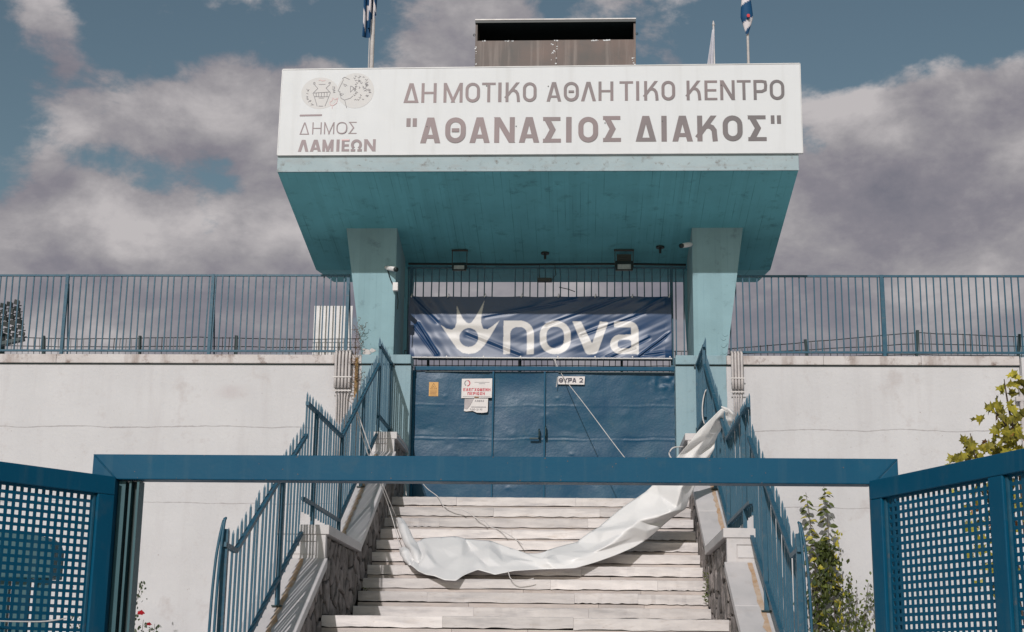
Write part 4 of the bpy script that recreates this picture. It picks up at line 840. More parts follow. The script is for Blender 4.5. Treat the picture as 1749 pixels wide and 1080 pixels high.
def cloth_obj(name, V, F, P, m, label, cat, loc, group=None):
    me = bpy.data.meshes.new(name); me.from_pydata([(v[0]-loc[0], v[1]-loc[1], v[2]-loc[2]) for v in V], [], F); me.materials.append(m)
    at = me.attributes.new('print', 'FLOAT', 'POINT'); at.data.foreach_set('value', P)
    me.polygons.foreach_set('use_smooth', [True]*len(F)); o = link(name, me, None, loc); o['label'] = label; o['category'] = cat
    if group: o['group'] = group
    return o
# left flag: hangs in two lobes from high on the pole, blue and white stripes
def f1(u, v):
    z = 13.0-v*2.42; q = u*9.5
    sp_ = .05+.12*(1-abs(u-.35))*(.4+.6*v)
    x = -3.063+(u-.58)*.30*(.75+.25*math.sin(v*5))+.035*math.sin(q*1.7+v*2)
    y = 19.93+.05*math.cos(q*1.7+v*1.5)+(-.03 if u < .5 else .0)
    low = 0.
    if u > .60: low = (.26+.35*(u-.6))*v
    elif u > .36: low = .1*v
    return (x-.04*v*(1-u), y, z+low-.08*v*(1-u))
def s1(u, v):
    w = (u*.8+v*3.4+.10*math.sin(u*9)) % 1.0
    return 1.0 if w < .30 else 0.
V, F, P = cloth(f1, 44, 140, s1)
cloth_obj('national_flag', V, F, P, M['flag'], 'blue and white striped flag hanging in folds on the thick left pole', 'flag', (-3.06, 19.93, 12.9), 'flags over the canopy')
# right flag: furled round the slender pole
def f2(u, v):
    z = 13.0-v*2.44; a = u*2*math.pi*2.3+v*2.2; rr = .035+.055*abs(math.sin(v*7+1.2))*(.5+.5*math.sin(u*7))+.03*(1-v)
    e = 1-.75*max(0, v-.90)/.10
    return (2.372+rr*1.1*math.cos(a)*e, 19.97+rr*.8*math.sin(a)*e, z+.02*math.sin(a))
def s2(u, v):
    w = (u*1.6+v*6.2) % 1.; return 1. if w < .3 else 0.
V, F, P = cloth(f2, 60, 130, s2)
cloth_obj('club_flag', V, F, P, M['flag'], 'furled blue and white flag with a red disc wrapped round the slender right pole', 'flag', (2.37, 19.95, 12.9), 'flags over the canopy')
m = MB().prism_y([(2.385+.024*math.cos(k*.524), 10.78+.026*math.sin(k*.524)) for k in range(12)], 19.845, 19.86)
fl = bpy.data.objects['club_flag']; obj('red_disc', m, M['rose'], fl)
def f3(u, v):
    z = 10.62-v*1.35; w = .03+.20*v
    return (1.905-u*w, 19.97+.025*math.sin(u*14+v*2)*min(1, v*3), z)
V, F, P = cloth(f3, 30, 30)
cloth_obj('white_flag', V, F, P, M['flagwhite'], 'plain white flag drooping down the short pole behind the sign', 'flag', (1.9, 19.97, 10.6), 'flags over the canopy')

# ------------------------------------------------------------------ fittings under the canopy
SOF = lambda y: 7.946-(y-18.46)*.1665
def flood(x, w, h, y, label, big):
    z0 = 7.215; t = thing('floodlight', label, 'floodlight', (x, y, z0), 'floodlights under the canopy')
    zc = z0+h/2
    obj('housing', MB().hexa([(x-w/2, y-.05, z0), (x+w/2, y-.05, z0), (x+w/2, y+.10, z0+.03), (x-w/2, y+.10, z0+.03)], [(x-w/2, y, z0+h), (x+w/2, y, z0+h), (x+w/2, y+.12, z0+h), (x-w/2, y+.12, z0+h)]), M['dark'], t, bevel=.008)
    g0, g1 = z0+.02, z0+h*.62
    ya = lambda z: y-.05+.05*(z-z0)/h-.004
    obj('lens', MB().hexa([(x-w*.38, ya(g0), g0), (x+w*.38, ya(g0), g0), (x+w*.38, ya(g0)+.003, g0), (x-w*.38, ya(g0)+.003, g0)], [(x-w*.38, ya(g1), g1), (x+w*.38, ya(g1), g1), (x+w*.38, ya(g1)+.003, g1), (x-w*.38, ya(g1)+.003, g1)]), M['glass'], t)
    zt = SOF(y+.06)-.004
    br = MB().box(x-w/2-.012, x-w/2-.002, y+.02, y+.05, z0+h*.4, zt).box(x+w/2+.002, x+w/2+.012, y+.02, y+.05, z0+h*.4, zt).box(x-w/2-.02, x+w/2+.02, y+.015, y+.055, zt-.02, zt-.001)
    obj('bracket', br, M['dark'], t)
    if big:
        obj('gear_box', MB().box(x-w*.42, x+w*.42, y+.01, y+.11, z0+h+.002, z0+h+.10), M['dark'], t)
        obj('cooling_rib', MB().box(x-w*.3, x+w*.3, y-.005, y+.008, z0+h+.02, z0+h+.03).box(x-w*.3, x+w*.3, y-.005, y+.008, z0+h+.05, z0+h+.06), M['dark'], t)
    return t
flood(-1.785, .20, .135, 20.75, 'smaller floodlight under the canopy nearer the left column', False)
flood(.61, .25, .16, 20.75, 'larger floodlight under the canopy nearer the right column', True)
def bullet(base, tip, label):
    t = thing('security_camera', label, 'security camera', base, 'security cameras on the columns'); b = Vector(base); q = Vector(tip); d = (q-b).normalized()
    obj('mount', MB().tube([b, b+d*.035], .026, 10), M['plastic'], t, smooth=True)
    obj('barrel', MB().tube([b+d*.036, b+d*.05, q-d*.035], .034, 14), M['plastic'], t, smooth=True)
    obj('lens_hood', MB().tube([q-d*.034, q], .033, 14), M['dark'], t, smooth=True)
    return t
cam1 = bullet((-2.765, 20.08, 7.09), (-2.59, 19.90, 7.01), 'white bullet camera on the left column, pointing right')
obj('cable', MB().tube(spline([(-2.74, 20.085, 7.05), (-2.70, 20.09, 6.93), (-2.65, 20.09, 6.82)], 5), .008, 5), M['dark'], cam1)
bullet((1.53, 20.06, 7.42), (1.37, 19.86, 7.34), 'white bullet camera on the right column, pointing left')
jb = thing('junction_box', 'small white junction box on the inner edge of the left column', 'junction box', (-2.6, 20.09, 6.8))
obj('box_body', MB().box(-2.655, -2.58, 20.02, 20.09, 6.74, 6.86), M['plastic'], jb, bevel=.006)
obj('tail_cable', MB().tube(spline([(-2.60, 20.09, 6.74), (-2.585, 20.12, 6.62), (-2.59, 20.13, 6.5)], 5), .007, 5), M['dark'], jb)
for x, y, lb in ((-.54, 20.9, 'round dark ceiling fitting in the middle of the canopy underside'), (1.13, 20.7, 'round dark ceiling fitting near the right column')):
    z = SOF(y); t = thing('ceiling_fitting', lb, 'light fitting', (x, y, z), 'small fittings under the canopy')
    obj('rose', MB().tube([(x, y, z), (x, y, z-.025)], .06, 12), M['dark'], t); obj('stem', MB().tube([(x, y, z-.026), (x, y, z-.10)], .018, 8), M['dark'], t)
t = thing('hanging_lamp', 'small black box lamp hanging above the middle of the banner', 'lamp', (-.53, 20.9, 7.1))
obj('lamp_body', MB().box(-.65, -.44, 20.84, 20.92, 7.09, 7.145), M['dark'], t, bevel=.004)
obj('hanger', MB().tube([(-.62, 20.88, 7.145), (-.62, 20.88, 7.36), (-.40, 20.88, 7.36), (-.38, 20.88, 7.2), (-.44, 20.88, 7.12)], .007, 5), M['dark'], t)
m = MB().tube([(-2.56, 20.99, 7.395), (-1, 21.0, 7.385), (.5, 20.98, 7.39), (1.52, 21, 7.38)], .018, 6); single('cable_run', m, M['dark'], 'black cable run along the rear edge of the canopy underside', 'cable', (-.5, 21, 7.4))
m = MB().tube([(-.33, 20.80, 6.99), (-.2, 20.78, 6.955), (-.10, 20.79, 6.92)], .006, 4); single('loose_wire', m, M['dark'], 'short loose black wire sticking out over the banner top', 'wire', (-.3, 20.8, 7))

# ================================================================== BANNER
def in_poly(px, pz, poly):
    c = np.zeros(px.shape, bool); n = len(poly)
    for i in range(n):
        x0, z0 = poly[i]; x1, z1 = poly[(i+1) % n]
        cond = (z0 > pz) != (z1 > pz)
        with np.errstate(divide='ignore', invalid='ignore'): xi = (x1-x0)*(pz-z0)/((z1-z0) if z1 != z0 else 1e-9)+x0
        c ^= cond & (px < xi)
    return c
def rr_in(px, pz, x0, z0, x1, z1, r):
    dx = np.maximum(np.maximum(x0+r-px, px-(x1-r)), 0); dz = np.maximum(np.maximum(z0+r-pz, pz-(z1-r)), 0)
    return (px >= x0) & (px <= x1) & (pz >= z0) & (pz <= z1) & (dx*dx+dz*dz <= r*r)
def smooth_closed(pts): return pts
def banner_print(px, pz):
    out = in_poly(px, pz, CROWN)
    (hx, hz), (hx2, _) = CROWN_HOLE; R = hx2-hx
    out &= ~(((px-hx)/R)**2+((pz-hz)/(R*1.02))**2 < 1)
    t = .100
    (x0, z1), (x1, z0) = NOVA[0]
    n_ = rr_in(px, pz, x0, z0-.4, x1, z1, .20) | ((px >= x0) & (px <= x0+.2) & (pz > z1-.25) & (pz <= z1) & (pz >= z0))
    n_ &= ~rr_in(px, pz, x0+t, z0-.5, x1-t, z1-t*.95, .10); n_ &= pz >= z0
    (x0, z1), (x1, z0) = NOVA[1]
    o_ = rr_in(px, pz, x0, z0, x1, z1, .215) & ~rr_in(px, pz, x0+t, z0+t*.9, x1-t, z1-t*.9, .115)
    (x0, z1), (x1, z0) = NOVA[2]
    w = x1-x0; s_ = .125
    v_ = in_poly(px, pz, [(x0, z1), (x0+s_, z1), (x0+w*.55, z0+.16), (x1-s_*.95, z1), (x1, z1-.01), (x0+w*.72, z0+.05), (x0+w*.66, z0+.01), (x0+w*.58, z0), (x0+w*.42, z0), (x0+w*.37, z0+.02)])
    (x0, z1), (x1, z0) = NOVA[3]
    a_ = rr_in(px, pz, x0+.055, z0-.4, x1, z1, .14) & (pz >= z0) & ((pz > z1-t*.92) | (px > x1-t*1.08))
    a_ |= (px >= x0+.055) & (px < x0+.2) & (pz > z1-t*.92) & (pz <= z1)
    zb = z0+(z1-z0)*.60
    bowl = rr_in(px, pz, x0, z0, x1+.2, zb, .145) & (px <= x1-t*.5)
    bowl &= ~rr_in(px, pz, x0+t*1.05, z0+t*.85, x1-t*1.0, zb-t*.75, .055)
    return out | n_ | o_ | v_ | a_ | bowl
def vnoise(x, y, seed):
    rs = np.random.RandomState(seed); T = rs.rand(64, 64)
    xi = np.floor(x).astype(int); yi = np.floor(y).astype(int); fx = x-xi; fy = y-yi; fx = fx*fx*(3-2*fx); fy = fy*fy*(3-2*fy)
    g_ = lambda a, b: T[a % 64, b % 64]
    return ((g_(xi, yi)*(1-fx)+g_(xi+1, yi)*fx)*(1-fy)+(g_(xi, yi+1)*(1-fx)+g_(xi+1, yi+1)*fx)*fy)*2-1
def crease(X, Z, p, q, w, a):
    px, pz = p; dx, dz = q[0]-px, q[1]-pz; L2 = dx*dx+dz*dz; t = ((X-px)*dx+(Z-pz)*dz)/L2; tc_ = np.clip(t, 0, 1)
    d = np.hypot(X-px-tc_*dx, Z-pz-tc_*dz); sd_ = (X-px)*dz-(Z-pz)*dx
    return a*np.exp(-(d/w)**2)*np.sign(sd_)*np.minimum(1, np.abs(sd_)/np.sqrt(L2)/w*2)
def make_banner():
    x0, x1, z0, z1 = -2.512, 1.288, 5.955, 6.868; nu, nv = 630, 152
    u = np.linspace(0, 1, nu+1); v = np.linspace(0, 1, nv+1); U_, V_ = np.meshgrid(u, v)
    # edges pulled in between the eyelets
    zt = z1-.012*u*0+-.010*np.abs(np.sin(u*math.pi*7))**.7; zb = z0-.012*u+.012*np.abs(np.sin(u*math.pi*7))
    X = x0+(x1-x0)*U_+.008*np.sin(V_*7)*(1-U_)-.0; Z = zb[None, :]+(zt-zb)[None, :]*V_
    a = math.radians(24); s = Z*math.cos(a)-X*math.sin(a); tt = Z*math.sin(a)+X*math.cos(a)
    a2 = math.radians(6); s2_ = Z*math.cos(a2)-X*math.sin(a2)
    right = np.clip((X+1.2)/1.2, 0, 1)
    Y = .016*right*vnoise(s*7.5, tt*1.0, 1)+.007*right*vnoise(s*19, tt*1.9, 2)+.007*vnoise(s2_*9+X*1.3, X*1.2, 3)+.012*vnoise(X*1.1, Z*1.5, 4)
    a3 = math.radians(-55); s3 = Z*math.cos(a3)-X*math.sin(a3); t3 = Z*math.sin(a3)+X*math.cos(a3)
    Y += .007*(1-right)*vnoise(s3*9, t3*1.2, 6)*np.clip(1-(X+1.9)/.5, 0, 1)
    for p, q, w, am in (((-2.38, 6.45), (-2.09, 6.0), .030, .022), ((-2.42, 6.4), (-2.12, 6.0), .02, -.012), ((-2.45, 6.85), (-2.1, 6.5), .04, .012), ((-1.65, 6.3), (-.9, 6.0), .05, .014),
                        ((.83, 5.98), (1.27, 6.33), .022, .022), ((.45, 5.98), (.95, 6.25), .03, .014), ((.36, 5.97), (.75, 6.1), .02, -.010), ((.0, 6.30), (.9, 6.62), .03, .012), ((-.5, 6.45), (.6, 6.86), .035, .012), ((-1.4, 6.56), (-.1, 6.80), .03, .008),
                        ((.9, 6.0), (1.28, 6.05), .03, .012), ((.78, 6.6), (1.2, 6.85), .03, .010)):
        Y += crease(X, Z, p, q, w, am*.85)
    Y += -.02*(1-V_)**6
    edge = np.minimum(np.minimum(U_, 1-U_)*40, 1)
    Yw = 20.845+Y*edge
    pr = banner_print(X, Z).astype(float)
    # soften one cell for clean edges
    q = pr.copy(); q[1:-1, 1:-1] = (pr[1:-1, 1:-1]*2+pr[:-2, 1:-1]+pr[2:, 1:-1]+pr[1:-1, :-2]+pr[1:-1, 2:])/6
    loc = np.array((-.6, 20.85, 5.95))
    co = np.stack([X, Yw, Z], -1).reshape(-1, 3)-loc
    me = bpy.data.meshes.new('banner_cloth'); n = (nu+1)*(nv+1); nf = nu*nv
    ii = np.arange(nv)[:, None]*(nu+1)+np.arange(nu)[None, :]
    faces = np.stack([ii, ii+1, ii+nu+2, ii+nu+1], -1).reshape(-1, 4)
    me.vertices.add(n); me.vertices.foreach_set('co', co.ravel()); me.loops.add(nf*4); me.loops.foreach_set('vertex_index', faces.ravel())
    me.polygons.add(nf); me.polygons.foreach_set('loop_start', np.arange(nf)*4); me.polygons.foreach_set('loop_total', np.full(nf, 4)); me.polygons.foreach_set('use_smooth', [True]*nf)
    at = me.attributes.new('print', 'FLOAT', 'POINT'); at.data.foreach_set('value', q.ravel()); me.materials.append(M['banner']); me.update(); me.validate()
    t = thing('sponsor_banner', 'creased blue vinyl banner with a white crown and the word nova above the door', 'banner', tuple(loc))
    link('banner_cloth', me, t)
    m = MB()
    for k in range(8):
        x = x0+.03+(x1-x0-.06)*k/7
        for z, dz in ((z1-.015, .05), (z0+.01, -.03)):
            o = obj('eyelet', MB().tube([(x, 20.815, z), (x, 20.835, z)], .011, 8), M['plastic'], t)
            obj('tie', MB().tube([(x, 20.815, z), (x+.01, 20.84, z+dz), (x+.02, 20.95, z+dz*.8)], .004, 4), M['rope'], t)
    obj('hem', MB().tube([(x0+.0, 20.82, z0-.004), ((x0+x1)/2, 20.825, z0-.010), (x1, 20.82, z0-.014)], .010, 6), M['vinyl'], t)
make_banner()

# ================================================================== DOOR
door = thing('metal_door', 'wide dented blue sheet metal door in three leaves at the top of the steps', 'door', (-.53, 20.35, 3.717))
def sheet(x0, x1, z0, z1, y, fn, parent, m, name, step=.013):
    nu = int((x1-x0)/step); nv = int((z1-z0)/step)
    X, Z = np.meshgrid(np.linspace(x0, x1, nu+1), np.linspace(z0, z1, nv+1)); Y = y+fn(X, Z)
    off = wpos(parent); me = bpy.data.meshes.new(name); co = np.stack([X-off.x, Y-off.y, Z-off.z], -1).reshape(-1, 3); nf = nu*nv
    ii = np.arange(nv)[:, None]*(nu+1)+np.arange(nu)[None, :]; faces = np.stack([ii, ii+1, ii+nu+2, ii+nu+1], -1).reshape(-1, 4)
    me.vertices.add(len(co)); me.vertices.foreach_set('co', co.ravel()); me.loops.add(nf*4); me.loops.foreach_set('vertex_index', faces.ravel())
    me.polygons.add(nf); me.polygons.foreach_set('loop_start', np.arange(nf)*4); me.polygons.foreach_set('loop_total', np.full(nf, 4)); me.polygons.foreach_set('use_smooth', [True]*nf)
    me.materials.append(m); me.update(); me.validate(); return link(name, me, parent)
rs = np.random.RandomState(5)
dents = [(rs.uniform(-2.2, 1.2), rs.uniform(4.0, 5.6), rs.uniform(.02, .09), rs.uniform(-.006, .004)) for _ in range(60)]
def dentf(X, Z):
    Y = .030*vnoise(X*1.0+5, Z*1.5, 11)+.010*vnoise(X*3.1, Z*3.1, 12)+.0012*vnoise(X*11, Z*11, 13)
    for z0, am in ((4.70, .006), (4.72, -.004), (5.17, .003)):
        Y += -am*np.exp(-((Z-z0-.012*vnoise(X*4, Z*0+3, 14))/.012)**2)*(.35+.65*(vnoise(X*3.3, Z*0+7, 15) > -.25))
    for a, b, r_, h in dents: Y += h*np.exp(-(((X-a)/r_)**2+((Z-b)/(r_*.7))**2))
    Y += .02*np.exp(-(((X-1.15)/.16)**2+((Z-5.5)/.10)**2))*vnoise(X*14, Z*14, 16)
    return Y
for a, b in ((-2.327, -1.243), (-1.232, -.524), (-.512, 1.298)):
    lf = sheet(a, b, 3.725, 5.655, 20.36, dentf, door, M['door'], 'door_leaf')
for x in (-1.2375, -.518): obj('leaf_seam', MB().box(x-.011, x+.011, 20.322, 20.345, 3.73, 5.65), M['blue'], door)
obj('door_frame', MB().box(-2.35, 1.305, 20.30, 20.36, 5.662, 5.715).box(-2.365, -2.331, 20.31, 20.4, 3.72, 5.66).box(1.30, 1.325, 20.31, 20.4, 3.72, 5.66), M['blue'], door)
obj('door_backing', MB().box(-2.33, 1.30, 20.42, 20.45, 3.72, 5.65), M['dark'], door)
obj('rain_strip', MB().box(-.33, 1.29, 20.318, 20.33, 5.63, 5.645).box(-2.2, -1.3, 20.318, 20.33, 5.640, 5.65), M['darkgreen'], door)
for x, z0, z1 in ((-.589, 4.70, 4.83), (-.500, 4.71, 4.87)):
    obj('handle', MB().tube(spline([(x, 20.34, z0), (x, 20.28, z0+.01), (x, 20.275, (z0+z1)/2), (x, 20.28, z1-.01), (x, 20.34, z1)], 4), .012, 6), M['darkgreen'], door, smooth=True)
obj('bolt', MB().bar((-.72, 20.30, 4.70), (-.60, 20.30, 4.70), .022), M['darkgreen'], door)
for z in (5.43, 5.08, 4.80, 4.62): obj('hinge', MB().tube([(1.295, 20.31, z-.045), (1.295, 20.31, z+.045)], .014, 8), M['darkgreen'], door)
single('threshold', MB().box(-2.36, 1.3, 20.30, 20.62, 3.7185, 3.724), M['coping'], 'thin marble threshold strip under the blue door', 'threshold', (-.5, 20.3, 3.71))
obj('lintel_rail', MB().box(-2.37, 1.30, 20.9, 20.93, 5.93, 5.952), M['rail'], bpy.data.objects['bar_fence.002'])

# notices on the door
YD = 20.325
t = thing('warning_sticker', 'small amber warning sticker with a black triangle on the left door leaf', 'sticker', (-2.07, YD, 5.29))
obj('sheet', MB().box(-2.137, -2.006, YD-.002, YD, 5.293, 5.493), M['amber'], t)
obj('symbol', strokes([[(-2.115, 5.395), (-2.072, 5.475), (-2.028, 5.395), (-2.115, 5.395)], [(-2.09, 5.405), (-2.072, 5.435), (-2.065, 5.42), (-2.05, 5.40)]], .006, YD-.0035), M['inkbrown'], t)
for k in range(4): obj('text_line', MB().box(-2.125+.006*(k % 2), -2.02-.006*(k % 3), YD-.0032, YD-.002, 5.37-.019*k-.008, 5.37-.019*k), M['inkbrown'], t)
t = thing('notice_board', 'white notice with red Greek capitals and a ring emblem on the left door leaf', 'notice', (-1.47, YD, 5.26))
obj('sheet', MB().hexa([(-1.680, YD-.003, 5.266), (-1.254, YD-.003, 5.274), (-1.254, YD, 5.274), (-1.680, YD, 5.266)], [(-1.678, YD-.003, 5.541), (-1.252, YD-.003, 5.548), (-1.252, YD, 5.548), (-1.678, YD, 5.541)]), M['paper'], t)
text_line('ΕΛΕΓΧΟΜΕΝΗ', -1.655, 5.366, .042, .031, .0095, YD-.0032, M['inkred'], t)
text_line('ΠΕΡΙΟΧΗ', -1.595, 5.310, .042, .031, .0095, YD-.0032, M['inkred'], t)
ring = lambda a0, a1: [(-1.6+.036*math.cos(math.radians(q)), 5.478+.038*math.sin(math.radians(q))) for q in range(a0, a1, 15)]
obj('ring_emblem', strokes([ring(-90, 91)], .014, YD-.004), M['inkred'], t)
obj('ring_emblem', strokes([ring(105, 255)], .012, YD-.004), M['inkgrey'], t)
for k, (a, b, z) in enumerate(((-1.50, -1.29, 5.492), (-1.44, -1.35, 5.472), (-1.66, -1.27, 5.287))): obj('text_line', MB().box(a, b, YD-.0042, YD-.003, z-.003, z+.003), M['inkgrey'], t)
obj('torn_edge', MB().prism_y([(-1.50, 5.272), (-1.44, 5.272), (-1.43, 5.292), (-1.46, 5.288), (-1.49, 5.294)], YD-.0052, YD-.003), M['inkbrown'], t)
t = thing('torn_notice', 'torn white timetable sheet hanging below the red lettered notice', 'notice', (-1.47, YD, 5.05))
obj('sheet', MB().prism_y([(-1.640, 5.085), (-1.61, 5.078), (-1.52, 5.088), (-1.46, 5.062), (-1.38, 5.060), (-1.318, 5.068), (-1.308, 5.085), (-1.306, 5.262), (-1.50, 5.262), (-1.56, 5.15), (-1.60, 5.105), (-1.638, 5.12)], YD-.0022, YD), M['paper'], t)
obj('torn_backing', MB().prism_y([(-1.636, 5.122), (-1.602, 5.108), (-1.563, 5.152), (-1.503, 5.261), (-1.63, 5.257), (-1.636, 5.22)], YD-.0012, YD), M['papergrey'], t)
text_line('ΛΑΜΙΑΣ', -1.49, 5.215, .028, .020, .005, YD-.0024, M['inkgrey'], t)
obj('text_line', MB().box(-1.54, -1.33, YD-.0034, YD-.0022, 5.135, 5.146), M['inkgrey'], t)
text_line('9:00-21:30', -1.555, 5.095, .026, .016, .004, YD-.0024, M['inkgrey'], t)
t = thing('gate_number_plate', 'white plate reading ΘΥΡΑ 2 on the right door leaf', 'plate', (-.14, YD, 5.46))
PLY = YD-.012
obj('plate', MB().hexa([(-.333, PLY-.004, 5.466), (.035, PLY-.004, 5.462), (.035, YD, 5.462), (-.333, YD, 5.466)], [(-.328, PLY-.004, 5.578), (.043, PLY-.004, 5.577), (.043, YD, 5.577), (-.328, YD, 5.578)]), M['paper'], t)
x = -.322
for g_, w, tt in (('Θ', .062, .016), ('Υ', .058, .016), ('Ρ', .052, .019), ('Α', .060, .016), (' ', .03, 0), ('2', .052, .014)):
    if g_ != ' ': obj('letter', letter_mb(glyph(g_, w, .066, tt), x, 5.489, PLY-.0042, .0015), M['ink'], t)
    x += w+.005

# ================================================================== PIPES ON THE WALL
def conduits(xs, zlow, label):
    t = thing('conduit_bundle', label, 'conduits', (sum(xs)/len(xs), 20.04, zlow), 'grey conduits coming over the wall cap')
    for k, x in enumerate(xs):
        pts = [(x, 20.30, 5.86), (x, 20.15, 5.885), (x, 20.05, 5.87), (x, 20.018, 5.80), (x, 20.018, 5.35)]
        obj('conduit', MB().tube(spline(pts, 4), .0195, 8), M['conduit'], t, smooth=True)
        xx = sum(xs)/len(xs)+(x-sum(xs)/len(xs))*.75
        obj('lower_pipe', MB().tube([(x, 20.04, 5.36), (xx, 20.05, 5.2), (xx+.01*nz(x*9, 1), 20.06, 4.6), (xx, 20.06, zlow)], .011, 6), M['conduit'], t, smooth=True)
    for z in (5.50, 5.31): obj('clamp', MB().box(min(xs)-.035, max(xs)+.035, 19.992, 20.0, z-.008, z+.008), M['pole'], t)
    return t
conduits([-3.41, -3.362, -3.314, -3.266, -3.218], 4.35, 'five grey conduits over the wall cap left of the left column')
conduits([2.062, 2.104, 2.146, 2.188], 4.7, 'four grey conduits over the wall cap right of the right column')
t = thing('vine_pipe', 'ochre pipe wound with a dead brown vine beside the left column', 'pipe', (-3.125, 20.03, 4.2))
obj('pipe', MB().tube([(-3.125, 20.05, 4.0), (-3.125, 20.05, 5.78)], .024, 8), M['yellow_pipe'], t, smooth=True)
m = MB(); r = random.Random(9)
for k in range(46):
    z = r.uniform(4.7, 6.25); x = -3.125+r.uniform(-.05, .05)+(.03 if z > 5.8 else 0); pts = [(x, 20.0, z)]
    for j in range(4): x += r.uniform(-.045, .05); z += r.uniform(-.02, .07); pts.append((x, 20.0-r.uniform(0, .05), z))
    m.tube(pts, .004, 3)
obj('dead_stems', m, M['twig'], t)
m = MB()
for k in range(140):
    z = r.uniform(4.75, 6.2); x = -3.11+r.gauss(0, .055); y = 19.99-r.uniform(0, .05); s_ = r.uniform(.008, .02); q = r.uniform(0, 3)
    m.add([(x, y, z), (x+s_*math.cos(q), y-.004, z+s_*math.sin(q)), (x+s_*.5, y-.008, z-s_)], [(0, 1, 2)])
obj('dry_leaves', m, M['twig'], t, kind='stuff')

# ================================================================== WHITE SHEET AND CORDS
def grid_cloth(G, nu, nv, amp, seed):
    P = [[Vector(p) for p in row] for row in G]
    P = [spline(row, nv) for row in P]; n = len(P[0]); cols = [spline([row[j] for row in P], nu) for j in range(n)]
    nr = len(cols[0]); V = []
    for i in range(nr):
        for j in range(n):
            p = cols[j][i].copy(); a = cols[j][min(i+1, nr-1)]-cols[j][max(i-1, 0)]; b = cols[min(j+1, n-1)][i]-cols[max(j-1, 0)][i]; nn_ = a.cross(b)
            if nn_.length > 1e-9: nn_.normalize()
            u = i/(nr-1)*len(G); v = j/(n-1)
            e = math.sin(math.pi*min(1, max(0, i/(nr-1)*1.0)))**.3
            w = amp*.7*(nz(u*.9+v*2.2, v*3.5, seed)+.5*nz(u*.7-v*1.4, v*8, seed+4))
            d1 = noise.voronoi(Vector((u*.62+v*.5, v*1.7-u*.12, seed)))[0]; d2 = noise.voronoi(Vector((u*1.1-v*.9, v*2.6, seed+7)))[0]
            w += amp*(5.5*(d1[0]**2-.2)+1.8*(d2[0]**2-.15))*min(1, 4*min(v, 1-v)+.35)
            V.append(p+nn_*w*e)
    F = [(i*n+j, i*n+j+1, (i+1)*n+j+1, (i+1)*n+j) for i in range(nr-1) for j in range(n-1)]
    return V, F, n, nr
sh = thing('white_sheet', 'crumpled white vinyl sheet draped from the right railing across the steps', 'sheet', (0, 17, 3))
def crumple(G, nu, nv, amp, seed, keep=1.0):
    """coarse irregular facets, softened by a creased subdivision: big flat planes between sharp folds"""
    rr_ = random.Random(seed); P = [spline([Vector(p) for p in row], nv) for row in G]; n = len(P[0])
    cols = [spline([row[j] for row in P], nu) for j in range(n)]; nr = len(cols[0]); V = []
    for i in range(nr):
        for j in range(n):
            a = cols[j][min(i+1, nr-1)]-cols[j][max(i-1, 0)]; b = cols[min(j+1, n-1)][i]-cols[max(j-1, 0)][i]; nn_ = a.cross(b)
            if nn_.length > 1e-9: nn_.normalize()
            edge = .45 if j in (0, n-1) else 1.
            w = amp*rr_.uniform(-1, 1)*edge+amp*.9*((-1)**((i*2+j)//3))*edge*.5
            V.append(cols[j][i]+nn_*w+a*rr_.uniform(-.13, .13)*(0 if i in (0, nr-1) else 1)+(b*rr_.uniform(-.10, .10) if 0 < j < n-1 else Vector((0, 0, 0))))
    F = []
    for i in range(nr-1):
        for j in range(n-1):
            q = (i*n+j, i*n+j+1, (i+1)*n+j+1, (i+1)*n+j)
            F += [(q[0], q[1], q[2]), (q[0], q[2], q[3])] if rr_.random() < .5 else [(q[0], q[1], q[3]), (q[1], q[2], q[3])]
    return V, F, n, nr
V, F, n, nr = crumple(TARP, 2, 1, .034, 12)
o = obj('sheet_cloth', MB().add(V, F), M['vinyl'], sh, smooth=True)
me = o.data; ca = me.attributes.new('crease_edge', 'FLOAT', 'EDGE'); rr_ = random.Random(4); ca.data.foreach_set('value', [rr_.choice((.0, .35, .6, .8)) for _ in me.edges])
sb_ = o.modifiers.new('soften', 'SUBSURF'); sb_.levels = 3; sb_.render_levels = 3
sol = o.modifiers.new('thickness', 'SOLIDIFY'); sol.thickness = .002
hem = [V[i*n+n//2]+Vector((0, -.03, .012)) for i in range(6, nr-12)]
for G, am, nm in ((TIP, .008, 'pulled_corner'), (TAIL, .006, 'loose_corner')):
    V2, F2, n2, nr2 = grid_cloth(G, 8, 8, am, 5); o = obj(nm, MB().add(V2, F2), M['vinyl'], sh, smooth=True); sol = o.modifiers.new('thickness', 'SOLIDIFY'); sol.thickness = .003
# flap hooked over the spikes
fl_ = [[(1.575, 16.62, 4.52), (1.66, 16.66, 4.50), (1.74, 16.72, 4.46)], [(1.60, 16.70, 4.44), (1.68, 16.76, 4.40), (1.73, 16.8, 4.36)], [(1.58, 16.80, 4.34), (1.64, 16.84, 4.30), (1.70, 16.86, 4.28)]]
V2, F2, n2, nr2 = grid_cloth(fl_, 8, 8, .012, 7); o = obj('hooked_flap', MB().add(V2, F2), M['vinyl'], sh, smooth=True); sol = o.modifiers.new('thickness', 'SOLIDIFY'); sol.thickness = .003
def cord(pts, r_, label, n=6): single('cord', MB().tube(spline(pts, n), r_, 5), M['rope'], label, 'cord', tuple(pts[0]), 'white cords tied round the entrance', smooth=True)
cord(ROPE_DOOR, .0055, 'long straight white cord running from the banner down to the sheet')
cord(CABLE_DOOR, .005, 'short slack white cord dangling beside the ΘΥΡΑ 2 plate')
cord(ROPE_L1, .006, 'taut white cord from the left railing to the pulled corner of the sheet')
cord(ROPE_L2, .005, 'second white cord from the left railing to the loose corner of the sheet')
cord(ROPE_STEPS, .0055, 'wavy white cord lying across the upper steps')
cord(ROPE_CAP, .006, 'white cord drooping over the top left coping block')
